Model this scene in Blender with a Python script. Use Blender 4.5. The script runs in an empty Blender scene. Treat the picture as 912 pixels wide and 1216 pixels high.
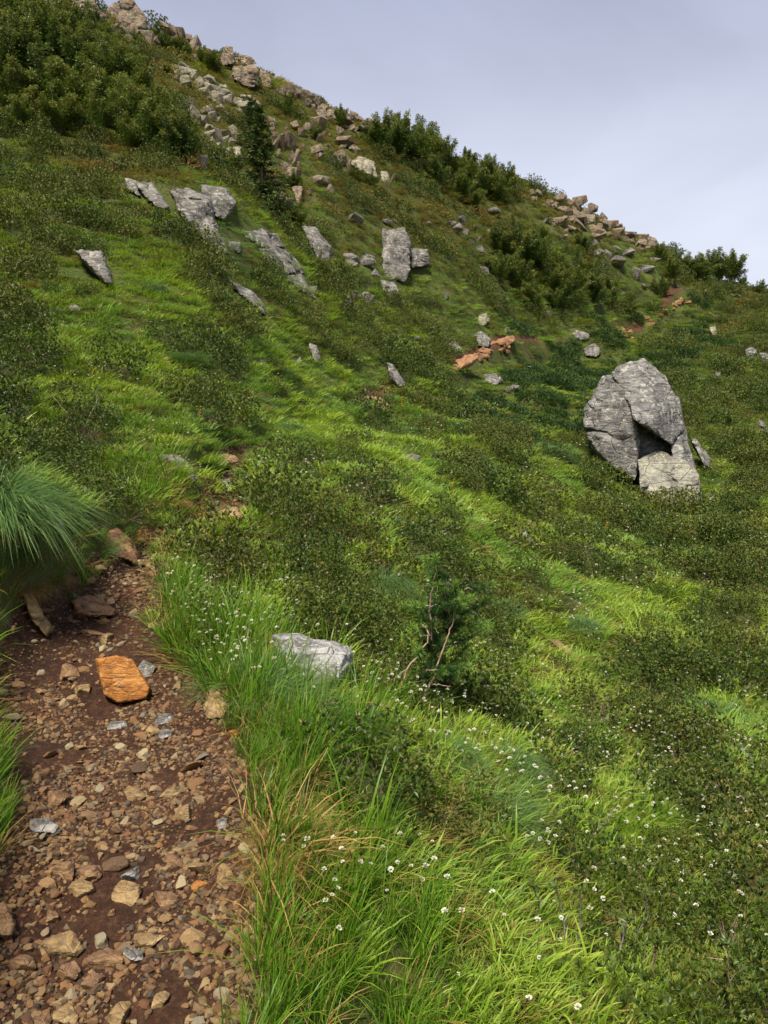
import bpy, bmesh, math
import numpy as np
from mathutils import Vector, Matrix, Euler

# ------------------------------------------------------------------ camera
scene = bpy.context.scene
COL = scene.collection
W0, H0, F0 = 912.0, 1216.0, 912.0            # photograph size, focal length in its pixels
CAM = np.array([0.0, 0.0, 1.62])
PITCH = math.radians(-9.0)
cam_data = bpy.data.cameras.new('camera')
cam_data.sensor_fit = 'VERTICAL'
cam_data.sensor_height = 24.0
cam_data.lens = 24.0 * F0 / H0
cam_data.clip_start = 0.05
cam_data.clip_end = 2000.0
cam = bpy.data.objects.new('camera', cam_data)
COL.objects.link(cam)
cam.location = CAM
cam.rotation_euler = (math.radians(90) + PITCH, 0, 0)
scene.camera = cam

# ------------------------------------------------------------------ light
SUN_EL, SUN_AZ = math.radians(63), math.radians(205)     # azimuth clockwise from +Y
world = bpy.data.worlds.new('World')
scene.world = world
world.use_nodes = True
nt = world.node_tree
nt.nodes.clear()
wo = nt.nodes.new('ShaderNodeOutputWorld')
bg = nt.nodes.new('ShaderNodeBackground')
sky = nt.nodes.new('ShaderNodeTexSky')
sky.sky_type = 'NISHITA'
sky.sun_disc = False
sky.sun_elevation = SUN_EL
sky.sun_rotation = SUN_AZ
sky.altitude = 2000
sky.air_density = 1.0
sky.dust_density = 1.0
tc = nt.nodes.new('ShaderNodeTexCoord')
cn = nt.nodes.new('ShaderNodeTexNoise')
cn.inputs['Scale'].default_value = 1.3
cn.inputs['Detail'].default_value = 5.0
cn.inputs['Roughness'].default_value = 0.55
cn.inputs['Distortion'].default_value = 0.6
mp = nt.nodes.new('ShaderNodeMapping')
mp.inputs['Scale'].default_value = (1, 1, 2.2)
sx_ = nt.nodes.new('ShaderNodeSeparateXYZ')               # overcast: paler low down, greyer blue overhead
nt.links.new(tc.outputs['Generated'], sx_.inputs[0])
cr = nt.nodes.new('ShaderNodeValToRGB')
for i_, (p_, c_) in enumerate([(0.0, (4.1, 4.1, 4.35)), (0.22, (3.5, 3.6, 4.1)), (0.5, (1.95, 2.08, 2.85)), (1.0, (1.75, 1.9, 2.6))]):
    e_ = cr.color_ramp.elements[i_] if i_ < 2 else cr.color_ramp.elements.new(p_)
    e_.position = p_; e_.color = (*c_, 1)
cl_ = nt.nodes.new('ShaderNodeMapRange')
cl_.inputs['From Min'].default_value = 0.3; cl_.inputs['From Max'].default_value = 0.72
cl_.inputs['To Min'].default_value = 0.80; cl_.inputs['To Max'].default_value = 1.22
cm_ = nt.nodes.new('ShaderNodeMix'); cm_.data_type = 'RGBA'; cm_.blend_type = 'MULTIPLY'
cm_.inputs['Factor'].default_value = 1.0
mixs = nt.nodes.new('ShaderNodeMix')
mixs.data_type = 'RGBA'
mixs.inputs['Factor'].default_value = 0.86
nt.links.new(tc.outputs['Generated'], mp.inputs['Vector'])
nt.links.new(mp.outputs['Vector'], cn.inputs['Vector'])
nt.links.new(cn.outputs['Fac'], cl_.inputs['Value'])
nt.links.new(sx_.outputs['Z'], cr.inputs['Fac'])
nt.links.new(cr.outputs['Color'], cm_.inputs['A'])
nt.links.new(cl_.outputs['Result'], cm_.inputs['B'])
nt.links.new(sky.outputs['Color'], mixs.inputs['A'])
nt.links.new(cm_.outputs['Result'], mixs.inputs['B'])
nt.links.new(mixs.outputs['Result'], bg.inputs['Color'])
bg.inputs['Strength'].default_value = 0.1
nt.links.new(bg.outputs['Background'], wo.inputs['Surface'])

sun_data = bpy.data.lights.new('sun', 'SUN')
sun_data.energy = 4.2
sun_data.angle = math.radians(16)
sun_data.color = (1.0, 0.93, 0.82)
sun = bpy.data.objects.new('sun', sun_data)
COL.objects.link(sun)
sun_dir = Vector((math.sin(SUN_AZ) * math.cos(SUN_EL), math.cos(SUN_AZ) * math.cos(SUN_EL), math.sin(SUN_EL)))
sun.rotation_euler = sun_dir.to_track_quat('Z', 'Y').to_euler()
sun.location = (0, -10, 60)

vs = scene.view_settings
vs.view_transform = 'Standard'
vs.look = 'None'
vs.exposure = 0.95
vs.gamma = 1.0
vs.use_curve_mapping = False
cy = scene.cycles
cy.max_bounces = 4
cy.diffuse_bounces = 2
cy.glossy_bounces = 2
cy.transmission_bounces = 2
cy.transparent_max_bounces = 4
cy.use_denoising = True
cy.use_adaptive_sampling = True
cy.adaptive_threshold = 0.02

# ------------------------------------------------------------------ maths
RNG = np.random.default_rng(7)
CP, SP = math.cos(PITCH), math.sin(PITCH)
FWD = np.array([0, CP, SP]); UP = np.array([0, -SP, CP]); RIGHT = np.array([1.0, 0, 0])


def ray(u, v):
    """direction with unit depth along the camera axis for photo pixel (u, v)"""
    u = np.asarray(u, float)[..., None]; v = np.asarray(v, float)[..., None]
    return FWD + RIGHT * (u - W0 / 2) / F0 + UP * (H0 / 2 - v) / F0


def at(u, v, t):
    return CAM + ray(u, v) * np.asarray(t, float)[..., None]


def project(p):
    d = np.asarray(p, float) - CAM
    t = d @ FWD
    tt = np.where(np.abs(t) < 1e-3, 1e-3, t)
    return W0 / 2 + F0 * (d @ RIGHT) / tt, H0 / 2 - F0 * (d @ UP) / tt, t


def hash01(ix, iy, iz, seed):
    h = (ix.astype(np.int64) * 374761393 + iy.astype(np.int64) * 668265263 + iz.astype(np.int64) * 2147483647 + seed * 1274126177) & 0xFFFFFFFF
    h = ((h ^ (h >> 13)) * 1274126177) & 0xFFFFFFFF
    h = ((h ^ (h >> 16)) * 2246822519) & 0xFFFFFFFF
    return ((h ^ (h >> 15)) & 0xFFFFFF) / float(0xFFFFFF)


def vnoise(x, y, z=None, seed=0):
    """smooth value noise, -1..1"""
    if z is None:
        z = np.zeros_like(x)
    x0, y0, z0 = np.floor(x), np.floor(y), np.floor(z)
    fx, fy, fz = x - x0, y - y0, z - z0
    fx = fx * fx * fx * (fx * (fx * 6 - 15) + 10); fy = fy * fy * fy * (fy * (fy * 6 - 15) + 10); fz = fz * fz * fz * (fz * (fz * 6 - 15) + 10)
    r = 0
    for dx in (0, 1):
        for dy in (0, 1):
            for dz in (0, 1):
                w = (fx if dx else 1 - fx) * (fy if dy else 1 - fy) * (fz if dz else 1 - fz)
                r = r + w * hash01(x0 + dx, y0 + dy, z0 + dz, seed)
    return r * 2 - 1


def fbm(x, y, z=None, octaves=4, seed=0, gain=0.5):
    a, s, f = 1.0, 0, 1.0
    for o in range(octaves):
        s = s + a * vnoise(x * f, y * f, None if z is None else z * f, seed + o * 17)
        a *= gain; f *= 2.03
    return s


def sstep(a, b, x):
    t = np.clip((np.asarray(x, float) - a) / (b - a), 0, 1)
    return t * t * (3 - 2 * t)


# ------------------------------------------------------------------ terrain
PATH_PX = [(105, 1216, 2.05), (135, 1100, 2.38), (170, 1000, 2.75), (165, 900, 3.3), (120, 820, 4.05), (104, 760, 4.7),
           (140, 700, 5.5), (160, 655, 6.3), (200, 628, 7.3), (258, 606, 8.4), (272, 560, 10.2), (290, 535, 11.8),
           (360, 500, 15.5), (430, 474, 20), (500, 450, 25), (560, 424, 31), (610, 402, 36), (680, 399, 42),
           (740, 397, 47), (780, 374, 52), (820, 350, 58), (850, 338, 64)]
CTRL_PX = PATH_PX + [
    # left bank and left slope
    (0, 790, 4.3), (0, 640, 4.75), (0, 520, 6.6), (0, 450, 9), (0, 370, 12.5), (0, 300, 16.5), (0, 200, 22), (0, 100, 29), (0, 30, 35),
    (100, 600, 6.9), (100, 520, 9), (100, 430, 12), (100, 340, 16), (100, 260, 19.5), (100, 190, 24), (100, 110, 31), (100, 50, 37),
    (200, 550, 9), (200, 470, 12.5), (200, 400, 15.5), (200, 310, 19), (200, 230, 22), (215, 192, 24.0), (200, 130, 34), (200, 80, 39.5),
    (300, 470, 15), (300, 400, 18.5), (300, 320, 22), (290, 260, 24.5), (300, 215, 33), (300, 160, 37.5), (300, 110, 42.5),
    (380, 380, 23), (370, 320, 26.5), (380, 240, 34), (380, 180, 40), (400, 150, 45),
    # centre
    (456, 900, 3.9), (456, 1000, 3.15), (456, 1100, 2.7), (456, 1216, 2.35), (400, 780, 5.0), (456, 700, 7), (350, 700, 6.2), (330, 620, 8.3),
    (456, 608, 10), (456, 540, 13.8), (456, 420, 24.5), (456, 330, 32), (470, 250, 38), (470, 190, 44),
    (560, 1100, 2.95), (560, 950, 3.9), (560, 800, 6.2), (560, 700, 9), (560, 608, 12.8), (560, 520, 18.5), (560, 450, 27), (560, 360, 35), (560, 290, 41), (560, 235, 47.5),
    # right
    (700, 1160, 3.0), (700, 1050, 3.7), (700, 900, 5.4), (700, 800, 7.6), (700, 700, 11), (700, 608, 16.2), (680, 520, 24), (690, 450, 32), (690, 340, 44), (690, 275, 52),
    (800, 620, 18.5), (800, 560, 23.5), (800, 480, 31), (800, 420, 40), (800, 320, 56),
    (900, 1200, 3.05), (900, 1050, 4.2), (900, 900, 6.4), (900, 800, 8.8), (900, 700, 12.8), (900, 608, 18.8), (900, 530, 26), (900, 450, 38), (900, 390, 50),
    # crest line
    (60, -2, 40), (130, 16, 42), (200, 51, 44), (270, 81, 46), (340, 110, 48), (420, 142, 50), (500, 172, 52), (600, 212, 55), (700, 258, 59), (790, 296, 63), (880, 336, 67), (960, 362, 71), (1060, 395, 76),
]
_cp = [at(u, v, t) for u, v, t in CTRL_PX]
for u, v, t in [(-120, -75, 37), (60, 2, 40), (200, 52, 44), (340, 112, 48), (500, 180, 52), (700, 262, 59), (880, 336, 67), (1060, 395, 76)]:
    p = at(u, v, t)
    h = math.hypot(p[0], p[1])
    for k, dz in ((1.22, -1.5), (1.7, -14.0), (3.0, -60.0)):
        _cp.append(np.array([p[0] * k, p[1] * k, p[2] + dz]))
_cp += [np.array(p, float) for p in [
    (0, 0, 0.0), (-0.45, -0.3, 0.0), (-0.7, 1.0, 0.0), (0.6, 0.0, -0.2), (1.5, 0, -0.75), (4, 0, -2.3), (10, 0, -6.3), (25, 5, -13), (25, 15, -9), (30, 28, -4), (50, 35, 0), (60, 0, -32), (60, -40, -38),
    (-1.5, 0, 0.5), (-4, 0, 2.2), (-10, 0, 6), (-25, 0, 16), (-60, 0, 36), (-60, -40, 34), (-14, 10, 8.2), (-22, 20, 13), (-30, 32, 21),
    (-1, -5, 0.0), (5, -5, -3.2), (-6, -5, 3.0), (0, -20, 0.5), (-15, -20, 9), (15, -20, -9), (0, -60, 1), (40, -60, -24), (-40, -60, 24)]]
_cp = np.array(_cp)


def _warp(x, y):
    r = np.sqrt(x * x + y * y) + 1e-6
    k = np.sqrt(r + 0.6) / (r + 0.6)
    return x * k, y * k


def _base(x, y):
    return -0.45 * x


def _phi(r2):
    return 0.5 * r2 * np.log(r2 + 1e-12)


_wx, _wy = _warp(_cp[:, 0], _cp[:, 1])
_n = len(_cp)
_A = np.zeros((_n + 3, _n + 3))
_A[:_n, :_n] = _phi((_wx[:, None] - _wx) ** 2 + (_wy[:, None] - _wy) ** 2) + np.eye(_n) * 0.02
_P = np.stack([np.ones(_n), _wx, _wy], 1)
_A[:_n, _n:] = _P; _A[_n:, :_n] = _P.T
_sol = np.linalg.solve(_A, np.concatenate([_cp[:, 2] - _base(_cp[:, 0], _cp[:, 1]), np.zeros(3)]))


def smooth_z(x, y):
    x = np.asarray(x, float); y = np.asarray(y, float)
    sh = x.shape; x = x.ravel(); y = y.ravel()
    out = np.empty_like(x)
    for i in range(0, len(x), 40000):
        wx, wy = _warp(x[i:i + 40000], y[i:i + 40000])
        k = _phi((wx[:, None] - _wx) ** 2 + (wy[:, None] - _wy) ** 2)
        out[i:i + 40000] = k @ _sol[:_n] + _sol[_n] + _sol[_n + 1] * wx + _sol[_n + 2] * wy
    return (out + _base(x, y)).reshape(sh)


# the path: centre line on the smooth hillside
_pp = np.array([(-0.35, -6, 0), (-0.4, -3, 0), (-0.55, 0.0, 0), (-0.8, 1.2, 0)] + [tuple(at(*q)) for q in PATH_PX])
_seg = [_pp[0]]
for i in range(len(_pp) - 1):                       # Catmull-Rom
    p0, p1, p2, p3 = _pp[max(i - 1, 0)], _pp[i], _pp[i + 1], _pp[min(i + 2, len(_pp) - 1)]
    for k in range(1, 9):
        s = k / 8
        _seg.append(0.5 * ((2 * p1) + (p2 - p0) * s + (2 * p0 - 5 * p1 + 4 * p2 - p3) * s * s + (3 * p1 - p0 - 3 * p2 + p3) * s ** 3))
PATH = np.array(_seg)
PATH[:, 2] = smooth_z(PATH[:, 0], PATH[:, 1])
for _ in range(6):
    PATH[1:-1, 2] = (PATH[:-2, 2] + 2 * PATH[1:-1, 2] + PATH[2:, 2]) / 4


def path_info(x, y):
    """signed side distance (left of travel negative), path height, distance along camera"""
    x = np.asarray(x, float).ravel(); y = np.asarray(y, float).ravel()
    best = np.full(x.shape, 1e9); side = np.zeros_like(best); pz = np.zeros_like(best)
    for a, b in zip(PATH[:-1], PATH[1:]):
        ex, ey = b[0] - a[0], b[1] - a[1]
        L2 = ex * ex + ey * ey
        s = np.clip(((x - a[0]) * ex + (y - a[1]) * ey) / L2, 0, 1)
        dx, dy = x - a[0] - s * ex, y - a[1] - s * ey
        d = np.sqrt(dx * dx + dy * dy)
        m = d < best
        best = np.where(m, d, best)
        side = np.where(m, np.sign(dx * ey - dy * ex), side)
        pz = np.where(m, a[2] + s * (b[2] - a[2]), pz)
    return best, side, pz


def half_width(r):
    return np.interp(r, [0, 2.2, 3.0, 3.8, 4.6, 5.4, 6.3, 7.2, 8.3, 11, 13, 30, 60], [0.39, 0.35, 0.36, 0.45, 0.48, 0.26, 0.15, 0.04, 0.12, 0.13, 0.10, 0.30, 0.34])


def terrain_z(x, y):
    x = np.asarray(x, float); y = np.asarray(y, float)
    sh = x.shape; x = x.ravel(); y = y.ravel()
    r = np.hypot(x, y)
    z = smooth_z(x, y)
    d, side, pz = path_info(x, y)
    hw = half_width(r) * (1 + 0.16 * vnoise(x * 2.3, y * 2.3, seed=5))
    off = sstep(0.0, 0.55, d - hw)                    # 0 on the path, 1 away from it
    # hummocks drawn out down the slope
    a, b = x * 0.83 - y * 0.55, x * 0.55 + y * 0.83
    n = (0.30 * vnoise(a / 6.5, b / 4.0, seed=1) * sstep(4, 16, r) + 0.20 * vnoise(a / 2.6, b / 1.5, seed=2) * (0.35 + 0.65 * sstep(3, 9, r))
         + 0.055 * vnoise(a / 0.9, b / 0.55, seed=3) + 0.022 * vnoise(a / 0.3, b / 0.25, seed=4)
         + 0.55 * vnoise(a / 14, b / 9, seed=6) * sstep(18, 40, r))
    fade = 1 - 0.6 * sstep(70, 200, r)
    z = z + n * off * fade
    # bench cut of the path: steep little bank uphill, turf lip downhill
    bench = sstep(-0.05, 0.32, d - hw)
    near = 1 - sstep(30, 70, r)
    zp = pz - (0.10 + 0.07 * np.exp(-((r - 5.2) / 1.6) ** 2)) * near + 0.02 * vnoise(x * 4, y * 4, seed=9) + 0.008 * vnoise(x * 17, y * 17, seed=10)
    zp = zp + 0.05 * (np.minimum(d / np.maximum(hw, 0.1), 1.2)) ** 2
    z = zp * (1 - bench) + z * bench
    z = z + np.where(side < 0, 0.16, 0.05) * np.exp(-((d - hw - 0.38) / 0.22) ** 2) * (1 - sstep(8, 20, r))
    return z.reshape(sh)


# polar sheet: even detail on the picture, reaching far past the crest
TH = np.radians(np.concatenate([np.arange(-180, -60, 4.0), np.arange(-60, -36, 1.0), np.arange(-36, 36, 0.17), np.arange(36, 60, 1.0), np.arange(60, 180.1, 4.0)]))
LR = np.concatenate([np.linspace(math.log(0.25), math.log(1.4), 24)[:-1], np.linspace(math.log(1.4), math.log(85), 440)[:-1], np.linspace(math.log(85), math.log(700), 36)])
_T, _L = np.meshgrid(TH, LR, indexing='ij')
GX, GY = np.sin(_T) * np.exp(_L), np.cos(_T) * np.exp(_L)
GZ = terrain_z(GX, GY)
GD = path_info(GX, GY)[0].reshape(GX.shape)


def ground_z(x, y):
    """bilinear look-up in the polar sheet"""
    x = np.asarray(x, float); y = np.asarray(y, float)
    th = np.arctan2(x, y); lr = np.log(np.maximum(np.hypot(x, y), 0.26))
    i = np.clip(np.searchsorted(TH, th) - 1, 0, len(TH) - 2); j = np.clip(np.searchsorted(LR, lr) - 1, 0, len(LR) - 2)
    fi = np.clip((th - TH[i]) / (TH[i + 1] - TH[i]), 0, 1); fj = np.clip((lr - LR[j]) / (LR[j + 1] - LR[j]), 0, 1)
    return (GZ[i, j] * (1 - fi) * (1 - fj) + GZ[i + 1, j] * fi * (1 - fj) + GZ[i, j + 1] * (1 - fi) * fj + GZ[i + 1, j + 1] * fi * fj)


_TS = np.exp(np.linspace(math.log(0.9), math.log(110), 900))


def hit(u, v):
    """depth at which the ray of a photo pixel meets the ground (nan: sky)"""
    u = np.atleast_1d(np.asarray(u, float)); v = np.atleast_1d(np.asarray(v, float))
    out = np.full(u.shape, np.nan)
    for k in range(0, len(u), 400):
        R = ray(u[k:k + 400], v[k:k + 400])
        P = CAM + R[:, None, :] * _TS[None, :, None]
        below = P[..., 2] < ground_z(P[..., 0], P[..., 1])
        i = below.argmax(1)
        ok = below.any(1)
        i = np.maximum(i, 1)
        lo, hi = _TS[i - 1].copy(), _TS[i].copy()
        for _ in range(10):
            m = (lo + hi) / 2
            p = CAM + R * m[:, None]
            bl = p[:, 2] < ground_z(p[:, 0], p[:, 1])
            hi = np.where(bl, m, hi); lo = np.where(bl, lo, m)
        out[k:k + 400] = np.where(ok, (lo + hi) / 2, np.nan)
    return out


def ground_at(u, v):
    t = hit([u], [v])[0]
    while not np.isfinite(t):                         # above the crest: step down to it
        v += 2
        t = hit([u], [v])[0]
    return at(u, v, t), t


def slope_at(x, y, e=0.6):
    gx = (ground_z(x + e, y) - ground_z(x - e, y)) / (2 * e)
    gy = (ground_z(x, y + e) - ground_z(x, y - e)) / (2 * e)
    return gx, gy


# ------------------------------------------------------------------ mesh and object helpers
def mk_mesh(name, V, F, mat, attrs=None, smooth=True):
    """V (n,3); F a list of (k,m) index arrays (tris and quads); attrs: float per vertex"""
    me = bpy.data.meshes.new(name)
    V = np.asarray(V, np.float32)
    me.vertices.add(len(V)); me.vertices.foreach_set('co', V.ravel())
    F = [np.asarray(f, np.int32) for f in F if len(f)]
    idx = np.concatenate([f.ravel() for f in F]); tot = np.concatenate([np.full(len(f), f.shape[1]) for f in F])
    me.loops.add(len(idx)); me.loops.foreach_set('vertex_index', idx)
    me.polygons.add(len(tot)); me.polygons.foreach_set('loop_start', np.concatenate([[0], np.cumsum(tot)[:-1]]).astype(np.int32))
    me.polygons.foreach_set('use_smooth', np.full(len(tot), smooth))
    for k, a in (attrs or {}).items():
        at_ = me.attributes.new(k, 'FLOAT', 'POINT'); at_.data.foreach_set('value', np.asarray(a, np.float32))
    me.update(calc_edges=True)
    if mat: me.materials.append(mat)
    return me


def mk_obj(name, me, parent=None, loc=None, rot=None, scale=None):
    o = bpy.data.objects.new(name, me)
    COL.objects.link(o)
    if parent: o.parent = parent
    if loc is not None: o.location = loc
    if rot is not None: o.rotation_euler = rot
    if scale is not None: o.scale = scale if hasattr(scale, '__len__') else (scale,) * 3
    return o


def tag(o, label, cat, group=None):
    o['label'] = label; o['category'] = cat
    if group: o['group'] = group
    return o


def root(name, loc, rot=(0, 0, 0), scale=1.0):
    o = bpy.data.objects.new(name, None); COL.objects.link(o)
    o.empty_display_size = 0.1
    o.location = loc; o.rotation_euler = rot; o.scale = (scale,) * 3 if not hasattr(scale, '__len__') else scale
    return o


# ------------------------------------------------------------------ materials
class N:
    """small node-tree writer"""
    def __init__(s, name):
        s.m = bpy.data.materials.new(name); s.m.use_nodes = True
        s.t = s.m.node_tree; s.t.nodes.clear()
        s.out = s.t.nodes.new('ShaderNodeOutputMaterial')

    def n(s, typ, ins=None, **kw):
        nd = s.t.nodes.new('ShaderNode' + typ)
        for k, v in kw.items(): setattr(nd, k, v)
        for k, v in (ins or {}).items():
            sock = nd.inputs[k]
            if isinstance(v, bpy.types.NodeSocket): s.t.links.new(v, sock)
            else: sock.default_value = v
        return nd

    def ramp(s, fac, stops, interp='LINEAR'):
        nd = s.n('ValToRGB', {'Fac': fac}); cr_ = nd.color_ramp; cr_.interpolation = interp
        while len(cr_.elements) < len(stops): cr_.elements.new(0.5)
        for e, (p, c) in zip(cr_.elements, stops):
            e.position = p; e.color = (*c, 1) if hasattr(c, '__len__') else (c, c, c, 1)
        return nd.outputs['Color']

    def noise(s, vec, scale, detail=3, rough=0.55, dist=0.0):
        return s.n('TexNoise', {'Vector': vec, 'Scale': scale, 'Detail': detail, 'Roughness': rough, 'Distortion': dist}).outputs['Fac']

    def mix(s, fac, a, b, blend='MIX'):
        nd = s.n('Mix', data_type='RGBA', blend_type=blend)
        for sock, v in ((nd.inputs['Factor'], fac), (nd.inputs['A'], a), (nd.inputs['B'], b)):
            if isinstance(v, bpy.types.NodeSocket): s.t.links.new(v, sock)
            else: sock.default_value = v if not hasattr(v, '__len__') else (*v, 1)
        return nd.outputs['Result']

    def math(s, op, a, b=0.0):
        nd = s.n('Math', operation=op)
        for sock, v in ((nd.inputs[0], a), (nd.inputs[1], b)):
            if isinstance(v, bpy.types.NodeSocket): s.t.links.new(v, sock)
            else: sock.default_value = v
        return nd.outputs[0]

    def done(s, shader):
        s.t.links.new(shader, s.out.inputs['Surface']); return s.m


def leaf_mat(name, stops, tip=None, tipfrom=0.55, transl=0.3, rough=0.5, spec=0.25, patch=None):
    """stops: colours by leaf; tip: colour towards the tips; patch: second hue that comes and goes over the hillside"""
    k = N(name)
    v = k.n('Attribute', attribute_name='v').outputs['Fac']; h = k.n('Attribute', attribute_name='h').outputs['Fac']
    oi = k.n('ObjectInfo')
    f = k.math('ADD', k.math('MULTIPLY', v, 0.62), k.math('MULTIPLY', oi.outputs['Random'], 0.38))
    c = k.ramp(f, [(i / (len(stops) - 1), q) for i, q in enumerate(stops)])
    if patch:
        pn = k.noise(oi.outputs['Location'], 0.55, 2)
        c = k.mix(k.math('MULTIPLY', k.ramp(pn, [(0.42, 0.0), (0.62, 1.0)]), 0.75), c, patch)
    if tip:
        c = k.mix(k.math('MULTIPLY', k.ramp(h, [(tipfrom, 0.0), (1.0, 1.0)]), k.ramp(v, [(0.25, 0.0), (0.8, 1.0)])), c, tip)
    b = k.n('BsdfPrincipled', {'Base Color': c, 'Roughness': rough, 'Specular IOR Level': spec})
    tr = k.n('BsdfTranslucent', {'Color': c})
    return k.done(k.n('MixShader', {0: transl, 1: b.outputs[0], 2: tr.outputs[0]}).outputs[0])


def rock_mat(name, stops, lichen=((0.42, 0.40, 0.34), (0.30, 0.30, 0.12)), la=0.5, dark=0.6, scale=1.0, rust=None, bump=0.6, objvar=0.0):
    k = N(name)
    co = k.n('TexCoord').outputs['Object']
    oi = k.n('ObjectInfo')
    vec = k.n('VectorMath', {0: co, 1: oi.outputs['Location']}, operation='ADD').outputs[0] if objvar else co
    n1 = k.noise(vec, 1.1 * scale, 5, 0.62)
    if objvar:
        n1 = k.math('ADD', k.math('MULTIPLY', n1, 1 - objvar), k.math('MULTIPLY', oi.outputs['Random'], objvar))
    c = k.ramp(n1, [(0.25 + 0.5 * i / (len(stops) - 1), q) for i, q in enumerate(stops)] if not objvar else [(0.12 + 0.76 * i / (len(stops) - 1), q) for i, q in enumerate(stops)])
    # streaks along the layering
    st = k.noise(k.n('Mapping', {'Vector': vec, 'Rotation': (0.5, 0.35, 0.2), 'Scale': (1.2, 1.2, 9)}).outputs[0], 2.2 * scale, 4, 0.6, 0.4)
    c = k.mix(k.math('MULTIPLY', k.ramp(st, [(0.38, 1.0), (0.55, 0.0)]), dark), c, (0.05, 0.048, 0.045), 'MIX')
    sn = k.noise(vec, 2.4 * scale, 7, 0.72, 0.3)
    c = k.mix(k.math('MULTIPLY', k.ramp(sn, [(0.40, 1.0), (0.52, 0.0)]), dark), c, (0.3, 0.29, 0.28), 'MULTIPLY')
    ln = k.noise(vec, 6.5 * scale, 4, 0.7)
    c = k.mix(k.math('MULTIPLY', k.ramp(ln, [(0.55, 0.0), (0.62, 1.0)]), la), c, lichen[0])
    ln2 = k.noise(vec, 14 * scale, 3, 0.7)
    c = k.mix(k.math('MULTIPLY', k.ramp(ln2, [(0.62, 0.0), (0.68, 1.0)]), la), c, lichen[1])
    ln3 = k.noise(vec, 22 * scale, 3, 0.75)
    c = k.mix(k.math('MULTIPLY', k.ramp(ln3, [(0.60, 0.0), (0.66, 1.0)]), la * 0.9), c, (0.035, 0.034, 0.032))
    if rust:
        rn = k.noise(vec, 1.7 * scale, 3, 0.6, 0.5)
        c = k.mix(k.math('MULTIPLY', k.ramp(rn, [(0.5, 0.0), (0.68, 1.0)]), 0.8), c, rust)
    vor = k.n('TexVoronoi', {'Vector': k.n('Mapping', {'Vector': vec, 'Rotation': (0.5, 0.35, 0.2), 'Scale': (1, 1, 2.6)}).outputs[0], 'Scale': 1.6 * scale}, feature='DISTANCE_TO_EDGE')
    hgt = k.math('ADD', k.math('MULTIPLY', k.noise(vec, 9 * scale, 6, 0.68), 0.7), k.math('ADD', k.math('MULTIPLY', st, 0.5), k.math('MULTIPLY', k.ramp(vor.outputs[0], [(0.0, 0.0), (0.035, 1.0)]), 0.35)))
    bp = k.n('Bump', {'Height': hgt, 'Strength': bump, 'Distance': 0.12 / scale})
    b = k.n('BsdfPrincipled', {'Base Color': c, 'Roughness': 0.82, 'Specular IOR Level': 0.25, 'Normal': bp.outputs[0]})
    return k.done(b.outputs[0])


def plain_mat(name, a, b, scale=8, rough=0.7, bump=0.3):
    k = N(name)
    co = k.n('TexCoord').outputs['Object']
    n_ = k.noise(co, scale, 4)
    c = k.mix(k.ramp(n_, [(0.35, 0.0), (0.65, 1.0)]), a, b)
    bp = k.n('Bump', {'Height': n_, 'Strength': bump, 'Distance': 0.01})
    return k.done(k.n('BsdfPrincipled', {'Base Color': c, 'Roughness': rough, 'Normal': bp.outputs[0]}).outputs[0])


M = {}
M['bright'] = leaf_mat('fresh_grass', [(0.060, 0.11, 0.008), (0.14, 0.245, 0.012), (0.24, 0.35, 0.022), (0.36, 0.43, 0.05)], tip=(0.42, 0.46, 0.09), transl=0.34, patch=(0.10, 0.22, 0.026))
M['tall'] = leaf_mat('tall_grass', [(0.030, 0.075, 0.006), (0.075, 0.175, 0.009), (0.135, 0.265, 0.015), (0.23, 0.34, 0.035)], tip=(0.34, 0.34, 0.07), tipfrom=0.7, transl=0.4, rough=0.4)
M['olive'] = leaf_mat('olive_turf', [(0.07, 0.085, 0.014), (0.12, 0.135, 0.020), (0.19, 0.165, 0.030), (0.23, 0.15, 0.042)], tip=(0.30, 0.22, 0.07), patch=(0.19, 0.125, 0.025))
M['dark'] = leaf_mat('shrub_leaf', [(0.019, 0.037, 0.007), (0.040, 0.071, 0.010), (0.076, 0.110, 0.014), (0.135, 0.155, 0.022)], tip=(0.17, 0.16, 0.025), tipfrom=0.8, transl=0.18, rough=0.42, spec=0.3, patch=(0.050, 0.080, 0.011))
M['ruddy'] = leaf_mat('ruddy_shrub_leaf', [(0.032, 0.046, 0.010), (0.068, 0.086, 0.014), (0.098, 0.128, 0.019), (0.15, 0.14, 0.026)], tip=(0.19, 0.16, 0.035), transl=0.18, rough=0.45)
M['blue'] = leaf_mat('hair_grass', [(0.045, 0.105, 0.026), (0.075, 0.16, 0.038), (0.115, 0.21, 0.052), (0.18, 0.27, 0.065)], tip=(0.25, 0.32, 0.10), transl=0.3, rough=0.42)
M['straw'] = leaf_mat('dry_grass', [(0.16, 0.075, 0.022), (0.28, 0.17, 0.05), (0.42, 0.28, 0.09), (0.34, 0.24, 0.05)], transl=0.25)
M['alder'] = leaf_mat('alder_leaf', [(0.024, 0.052, 0.010), (0.052, 0.096, 0.013), (0.098, 0.145, 0.018), (0.16, 0.185, 0.026)], tip=(0.23, 0.23, 0.045), tipfrom=0.6, transl=0.3, rough=0.42)
M['spruce'] = leaf_mat('conifer_needle', [(0.024, 0.048, 0.011), (0.045, 0.080, 0.016), (0.080, 0.115, 0.022)], transl=0.15, rough=0.5)
M['juniper'] = leaf_mat('juniper_needle', [(0.016, 0.040, 0.011), (0.032, 0.072, 0.016), (0.062, 0.112, 0.024)], tip=(0.11, 0.17, 0.045), transl=0.15, rough=0.5)
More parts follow.
